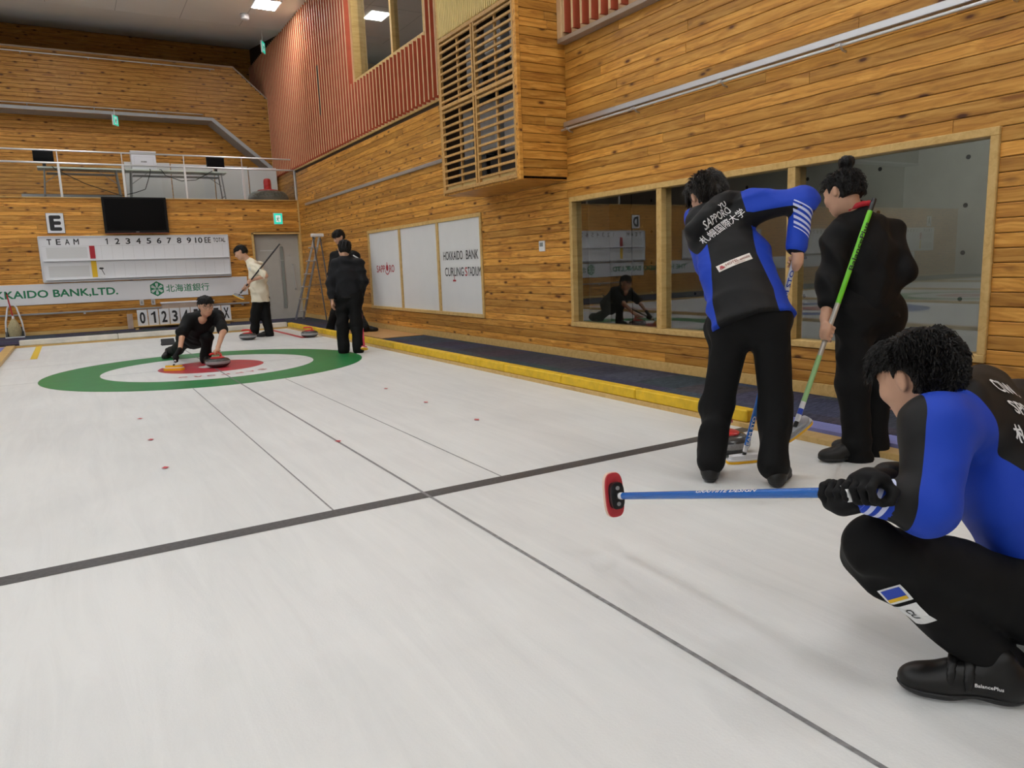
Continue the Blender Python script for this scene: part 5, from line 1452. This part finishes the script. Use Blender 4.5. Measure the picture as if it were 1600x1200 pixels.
# ---- 3. player crouching in the foreground
def player_crouch():
    J = joints(dict(pelvis=(1655, 925, 1.94), chest=(1580, 760, 1.93), neck=(1522, 632, 1.91), head=(1434, 590, 1.88),
        shL=(1462, 668, 1.76), shR=(1592, 640, 2.06), elL=(1448, 792, 1.70), wrL=(1362, 776, 1.72), elR=(1500, 752, 2.12), wrR=(1392, 748, 1.93),
        hipL=(1622, 945, 1.86), hipR=(1668, 945, 2.05), kneeL=(1366, 856, 1.83), kneeR=(1490, 890, 2.22), ankleL=(1566, 1045, 1.86), ankleR=(1612, 1012, 2.12)))
    tl = unit(V(.322, -8.709, 0) - V(.493, -8.908, 0)); tr = unit((-.55, .83, 0))
    J['toeL'], J['toeR'] = tl, tr
    F = Frame(cdir(-.72, -.30, .62), J['neck'] - J['pelvis'])
    HF = Frame(cdir(-.40, -.26, .88), cdir(-.22, .95, .16))
    hl = V(.505, -8.922, 0); hr = V(*(J['ankleR'][:2] - tr[:2] * .06), 0)
    per = new_person((hl + hr) / 2, 'player in blue and black jacket crouching in the foreground with a blue broom')
    top, foot = at(1338, 769, 1.72), at(966, 775, 2.75)
    ax = unit(foot - top)
    B = body_core(J, F, HF, .95)
    B.cap(J['wrL'], J['wrL'] + unit(J['wrL'] - J['elL']) * .04, .025, .025); B.cap(J['wrR'], J['wrR'] + unit(J['wrR'] - J['elR']) * .04, .025, .025)
    skin_object('body', B, .0062, 'skin', per)
    tro, tv, TS = trousers(per, J, .0075, th=.098, kn=.080, cu=.060, pel=.165, fwd=F.f, seed=35, amp=.005, sc=18, kk=.014)
    o, v, S = upper(per, J, F, .0065, 'jacket', 'team_jacket', ch=.182, wa=.175, hem=.182, hl=.09, ar=(.082, .066, .045), collar=0, seed=47, amp=.004, sleeves=(1.0, 1.0), depth=.70, sh=.072, sc=20,
        hood=[(at(1508, 620, 1.84), at(1550, 606, 1.98), .050), (at(1500, 628, 1.92), at(1530, 612, 2.0), .045), (at(1502, 606, 1.88), at(1530, 588, 1.98), .030)])
    blue_panels(o, v, S, J, F, .122, arm_black={'L': (cdir(-.93, .15, .2), .52, False), 'R': (cdir(0, 1, 0), -2, True)}, hood_pts=[(at(1530, 612, 1.9), .075)], stripe_side='L', stripe_rng=(.72, 1.15), skew=(cdir(0, 1, 0), .25, cdir(0, .2, -.9)), flare=0, taper=.55, one_side=True)
    n = unit(-F.f * .75 + cdir(0, 0, -1) * .5 + cdir(.2, .2, 0))
    s = 1.9 / F_PX
    ux = at(1600, 625, 1.9) - at(1536, 608, 1.9) + FW * .06; uy = unit(J['neck'] - J['chest'])
    for body_, px_, py_, w_, h_ in (('CIW.', 1533, 624, 58, 28), ('SPPORO', 1580, 660, 108, 27), ('札幌国際大学', 1606, 702, 160, 32)):
        lettering_on(S, o, body_, at(px_, py_, 1.88), ux, uy, n, 'white_cloth', w_ * s, h_ * s, .02)
    # gloves
    GL = Solid(.012); grip(GL, top + ax * .045, -ax, cdir(.35, -.25, -.9), J['wrL'], r=.014, turn=-1, s=1.12)
    skin_object('glove', GL, .0048, 'cloth_black', per)
    G2 = Solid(.012); grip(G2, top + ax * .0 + ax * -.03, -ax, cdir(.3, .85, .1), J['wrR'], r=.016, turn=1, s=1.12)
    skin_object('glove', G2, .0048, 'cloth_black', per)
    gp = patch_on(GL, per, (-.016, .016, -.018, .018), at(1336, 772, 1.70), cdir(1, .2, 0), cdir(-.2, 1, 0), cdir(0, 0, -1), 'white_cloth', name='glove_patch'); gp.location = -Vector(per.location)
    # printed patch on the shin
    nsh = cdir(-.75, -.35, -.6); dsh = unit(J['ankleL'] - J['kneeL'])
    mid = J['kneeL'] + dsh * .15
    pa = patch_on(TS, tro, (-.055, -.005, -.03, .03), mid, dsh, np.cross(nsh, dsh), nsh, 'white_cloth', name='trouser_patch')
    patch_on(TS, pa, (-.050, -.012, -.024, .024), mid, dsh, np.cross(nsh, dsh), nsh, 'blue_cloth', lift=.004, name='patch_print')
    patch_on(TS, pa, (-.022, -.012, -.024, .024), mid, dsh, np.cross(nsh, dsh), nsh, 'yellow_print', lift=.005, name='patch_print')
    pa = patch_on(TS, tro, (.005, .075, -.03, .03), mid, dsh, np.cross(nsh, dsh), nsh, 'white_cloth', name='trouser_patch')
    lettering_on(TS, pa, 'CU', mid + dsh * .035, dsh, np.cross(nsh, dsh), nsh, 'black_print', .035, .02, .02, lift=.004)
    hair(per, J['head'], HF, .0055, 'hair_black', fringe=.040, front=.045, nape=-.062, side=-.022, tufts=3600, tl=.062, seed=8, puff=1.0, s=.93, messy=.24, back=.8)
    add_face(per, J['head'], HF, .95)
    sh = shoe(per, hl, tl, .005, s=1.06, detail=True); sol = shoe.last
    shoe(per, hr, tr, .006)
    sd = unit(np.cross(V(0, 0, 1), tl)); sd = sd if sd @ (CAM - hl) > 0 else -sd
    lettering_on(sol, sh, 'BalancePlus', hl + tl * .105 + V(0, 0, .058), -tl, V(0, 0, 1), sd, 'white_cloth', .060, .009, .02, lift=.003)
    bo, fp, d, hx, hy, nn = broom('long blue broom with red head held level by the crouching player', top, foot, cdir(-.13, 1, 0), [(0, .965, 'broom_blue', 'shaft'), (.965, .985, 'head_white', 'collar')], 'pad_edge', 'broom_black', head_len=.168, head_w=.076, normal=cdir(-.40, .02, .90), shell_k=.60, plate='pad_red', oval=.62)
    for k_ in (-.030, .030):
        MB().cyl(hx * k_ - nn * .002, hx * k_ + nn * .004, .008, n=10).build('clip', 'head_grey', bo)
    cyl = Solid(.001); cyl.cap(top, foot, .0128); n = cdir(0, .55, -.83)
    p = lettering_on(cyl, bo, 'GRAPHITE DESIGN', top + ax * .50, -ax, unit(np.cross(n, -ax)), n, 'head_white', .28, .012, .02, lift=.0012); p.location = -Vector(bo.location)
player_crouch()

# ---- 4. player delivering the stone
def player_delivery():
    J = dict(pelvis=V(-.08, .80, .32), chest=V(-.02, .46, .50), neck=V(.02, .29, .625), head=V(.03, .19, .735),
        shL=V(.18, .32, .60), shR=V(-.155, .35, .575), elL=V(.185, .09, .41), wrL=V(.085, -.06, .235), elR=V(-.265, .24, .42), wrR=V(-.33, .10, .235),
        hipL=V(.01, .76, .31), hipR=V(-.17, .82, .30), kneeL=V(.03, .36, .34), kneeR=V(-.24, 1.20, .14), ankleL=V(.0, .43, .085), ankleR=V(-.30, 1.58, .075))
    g = unit((.0, -1, 0)); J['toeL'] = g; J['toeR'] = unit((-.2, -.5, 0))
    F = Frame(V(.05, -.85, .35), J['neck'] - J['pelvis']); HF = Frame(V(.02, -.97, -.14) + .10 * RT, V(0, -.12, 1))
    per = new_person((0, .45, 0), 'player in black T-shirt and glasses kneeling low to deliver a stone in the rings')
    B = body_core(J, F, HF)
    grip(B, V(.060, -.125, .172), unit((math.cos(math.radians(200)), math.sin(math.radians(200)), 0)), V(0, .1, 1), J['wrL'], r=.013)
    top, foot = V(-.10, 1.0, .50), V(-.435, -.06, .062); ax = unit(foot - top)
    gp = J['wrR'] + V(-.02, -.05, -.06); t = (gp - top) @ ax; gp = top + ax * t
    skin_object('body', B, .0075, 'skin', per)
    GL = Solid(.012); grip(GL, gp, -ax, V(-.3, -.6, .6), J['wrR'], r=.014, s=1.15); skin_object('glove', GL, .007, 'cloth_black', per)
    trousers(per, J, .012, mat='trouser_black', th=.09, kn=.075, cu=.06, pel=.155, fwd=F.f, seed=51)
    upper(per, J, F, .011, 'tshirt', 'cloth_black', ch=.172, wa=.165, hem=.165, hl=.05, ar=(.078, .072, .06), collar=0, sleeves=(.46, .46), seed=52, depth=.72)
    hair(per, J['head'], HF, .009, 'hair_black', fringe=.038, front=.04, nape=-.06, side=-.03, tufts=300, tl=.04, seed=12, puff=1.03, brim=False, messy=.12)
    add_face(per, J['head'], HF, 1.0, glasses=True)
    shoe(per, J['ankleL'] * V(1, 1, 0) + V(0, .07, 0), g, .009); shoe(per, J['ankleR'] * V(1, 1, 0) + V(0, .06, 0), J['toeR'], .009)
    broom('black broom with fat yellow head sliding beside the delivering player', top, foot, RT, [(0, .90, 'broom_black', 'shaft'), (.90, .93, 'head_white', 'collar'), (.93, .96, 'broom_black', 'collar'), (.96, .985, 'head_white', 'collar')], 'pad_yellow', 'pad_yellow', normal=(0, 0, -1), head_len=.235, head_w=.09, pad_t=.03)
player_delivery()

# ---- 5. player in the cream T-shirt
def player_cream():
    J = joints(dict(pelvis=(406, 462, 13.15), chest=(403, 434, 13.10), neck=(392, 410, 13.05), head=(376, 395, 13.0),
        shL=(396, 417, 12.92), shR=(404, 414, 13.27), elL=(415, 431, 12.86), wrL=(394, 437.5, 12.80), elR=(398, 440, 13.35), wrR=(384, 447, 13.10),
        hipL=(403, 468, 13.1), hipR=(413, 468, 13.22), kneeL=(399, 495, 13.12), kneeR=(415, 494, 13.22), ankleL=(398, 520, 13.2), ankleR=(421, 519, 13.2)))
    for k_ in ('ankleL', 'ankleR'): J[k_][2] = .085
    tl = unit((-.85, .1, 0)); J['toeL'] = J['toeR'] = tl
    F = Frame(cdir(-.93, -.15, -.15), J['neck'] - J['pelvis']); HF = Frame(cdir(-.82, -.50, -.22), cdir(-.45, .88, 0))
    hl = V(*(J['ankleL'][:2] - tl[:2] * .06), 0); hr = V(*(J['ankleR'][:2] - tl[:2] * .06), 0)
    per = new_person((hl + hr) / 2, 'player in cream T-shirt and black trousers looking down, holding a black broom')
    top, foot = at(437, 381, 12.95), at(373.5, 461, 12.68); ax = unit(foot - top)
    B = body_core(J, F, HF)
    t = (at(388, 440, 12.75) - top) @ ax
    grip(B, top + ax * t, -ax, cdir(.2, .3, -.9), J['wrL'], r=.014)
    grip(B, top + ax * (t + .14), -ax, cdir(.2, -.3, .9), J['wrR'], r=.014)
    skin_object('body', B, .0075, 'skin', per)
    trousers(per, J, .013, th=.10, kn=.088, cu=.075, pel=.118, fwd=F.f, seed=61)
    o, v, S = upper(per, J, F, .012, 'tshirt', 'cloth_cream', ch=.165, wa=.172, hem=.182, hl=.12, ar=(.078, .078, .07), collar=.058, sleeves=(.46, .46), seed=62, depth=.88, hemup=(0, 0, 1), amp=.006)
    patch_on(S, o, (-.035, .035, -.03, .03), at(391, 421, 12.9), cdir(1, 0, 0), cdir(0, 1, 0), cdir(-.3, 0, -1), 'board_grey', name='chest_print')
    hair(per, J['head'], HF, .010, 'hair_black', fringe=.030, front=.035, nape=-.06, side=-.04, tufts=260, tl=.045, seed=15, puff=1.05, brim=False, messy=.12)
    add_face(per, J['head'], HF)
    shoe(per, hl, tl, .01); shoe(per, hr, tl, .01)
    broom('black broom carried slantwise by the player in the cream T-shirt', top, foot, cdir(.9, -.45, 0), [(0, .97, 'broom_black', 'shaft')], 'pad_yellow', 'head_grey', head_len=.20, normal=cdir(-.35, -.80, .3))
player_cream()

# ---- 6. player in dark tracksuit, back turned
def player_dark():
    J = joints(dict(pelvis=(545, 461, 10.05), chest=(544, 430, 10.03), neck=(541, 403, 10.0), head=(538, 390, 9.99),
        shL=(524, 414, 10.03), shR=(561, 412, 10.0), elL=(517, 443, 10.02), wrL=(519, 467, 9.97), elR=(568, 440, 10.02), wrR=(563, 460, 10.10),
        hipL=(537, 468, 10.06), hipR=(554, 466, 10.04), kneeL=(535, 507, 10.08), kneeR=(557, 505, 10.06), ankleL=(537, 544, 10.07), ankleR=(560, 542, 10.05)))
    for k_ in ('ankleL', 'ankleR'): J[k_][2] = .085
    tl = unit((.1, 1, 0)); J['toeL'] = J['toeR'] = tl
    F = Frame(cdir(-.05, -.05, 1), J['neck'] - J['pelvis']); HF = Frame(cdir(-.35, -.2, .92), cdir(0, 1, .1))
    hl = V(*(J['ankleL'][:2] - tl[:2] * .06), 0); hr = V(*(J['ankleR'][:2] - tl[:2] * .06), 0)
    per = new_person((hl + hr) / 2, 'player in dark tracksuit standing with back turned on the edge of the green ring')
    B = body_core(J, F, HF)
    relaxed(B, J['wrL'], cdir(.05, -1, 0), cdir(-.8, 0, -.5), cdir(.2, 0, .9), s=1.05)
    relaxed(B, J['wrR'], cdir(-.3, -.8, .4), cdir(.8, 0, .3), cdir(0, 0, 1))
    skin_object('body', B, .0085, 'skin', per)
    trousers(per, J, .011, th=.092, kn=.085, cu=.075, pel=.155, fwd=F.f, seed=71, mat='trouser_black')
    upper(per, J, F, .011, 'jacket', 'cloth_navy', ch=.175, wa=.172, hem=.172, hl=.06, ar=(.072, .066, .055), collar=.062, sleeves=(1.0, 1.0), seed=72, depth=.72, amp=.006)
    hair(per, J['head'], HF, .009, 'hair_black', nape=-.075, side=-.04, tufts=160, tl=.04, seed=17, puff=.99, messy=.1)
    shoe(per, hl, tl, .01); shoe(per, hr, unit((.3, .95, 0)), .01)
    broom('red broom with yellow end standing beside the player in dark tracksuit', at(562, 462, 10.2), at(569, 541, 10.0), cdir(.5, 0, .8), [(0, .62, 'broom_red', 'shaft'), (.62, .66, 'head_white', 'ring'), (.66, .985, 'broom_red', 'lower_shaft')], 'pad_yellow', 'broom_red', head_len=.10, head_w=.06)
player_dark()

# ---- 7. taller player half hidden behind
def player_hidden():
    J = joints(dict(pelvis=(540, 455, 13.1), chest=(539, 420, 13.1), neck=(536, 390, 13.05), head=(529, 371, 13.0),
        shL=(521, 400, 13.1), shR=(556, 399, 13.1), elL=(517, 430, 13.0), wrL=(528, 452, 12.85), elR=(562, 428, 13.05), wrR=(556, 452, 12.95),
        hipL=(532, 462, 13.1), hipR=(549, 461, 13.1), kneeL=(522, 490, 13.12), kneeR=(560, 490, 13.06), ankleL=(516, 517, 13.2), ankleR=(571, 515, 12.55)))
    J['ankleL'][2] = .085; J['ankleR'][2] = .157
    tl = unit((-.95, .25, 0)); tr = unit((.8, -.3, 0)); J['toeL'], J['toeR'] = tl, tr
    F = Frame(cdir(-.5, -.1, -.8), J['neck'] - J['pelvis'])
    J['shL'], J['shR'] = J['shR'], J['shL']; J['elL'], J['elR'] = J['elR'], J['elL']; J['wrL'], J['wrR'] = J['wrR'], J['wrL']
    J['hipL'], J['hipR'] = J['hipR'], J['hipL']; J['kneeL'], J['kneeR'] = J['kneeR'], J['kneeL']; J['ankleL'], J['ankleR'] = J['ankleR'], J['ankleL']; J['toeL'], J['toeR'] = tr, tl
    HF = Frame(cdir(-.55, -.55, -.6), cdir(-.2, .9, -.35))
    hl = V(*(J['ankleL'][:2] - tr[:2] * .06), .072); hr = V(*(J['ankleR'][:2] - tl[:2] * .06), 0)
    per = new_person((hl + hr) / 2, 'taller dark-haired player half hidden behind the player in dark tracksuit')
    B = body_core(J, F, HF)
    relaxed(B, J['wrL'], cdir(0, -1, -.2), cdir(.8, 0, -.3), cdir(-.3, 0, -.8)); relaxed(B, J['wrR'], cdir(0, -1, -.2), cdir(-.8, 0, -.3), cdir(.3, 0, -.8))
    skin_object('body', B, .010, 'skin', per)
    trousers(per, J, .013, th=.088, kn=.075, cu=.065, pel=.15, fwd=F.f, seed=81)
    o, v, S = upper(per, J, F, .012, 'jacket', 'cloth_black', ch=.168, wa=.160, hem=.165, hl=.06, ar=(.068, .06, .05), collar=.06, sleeves=(1.0, 1.0), seed=82, depth=.75)
    for (u_, v_, a, b_) in ((556, 396, .07, .03), (558, 404, .05, .04)):
        patch_on(S, o, (-a, a, -b_, b_), at(u_, v_, 12.8), cdir(1, -.5, 0), cdir(.5, 1, 0), cdir(.2, .2, -1), 'board_grey', name='shoulder_patch')
    hair(per, J['head'], HF, .010, 'hair_black', fringe=.02, front=.04, nape=-.07, side=-.05, tufts=160, tl=.05, seed=19, puff=1.06)
    add_face(per, J['head'], HF)
    shoe(per, hl, tr, .01); shoe(per, hr, tl, .01)
player_hidden()
wn = MB().box(XW - .020, XW - .016, 4.55, 4.78, 1.17, 1.45).build('paper_notice', 'paper'); at_base(wn, (XW - .018, 4.66, 1.17)); props(wn, 'small white paper sheet pinned to the plank wall behind the ladder', 'paper')
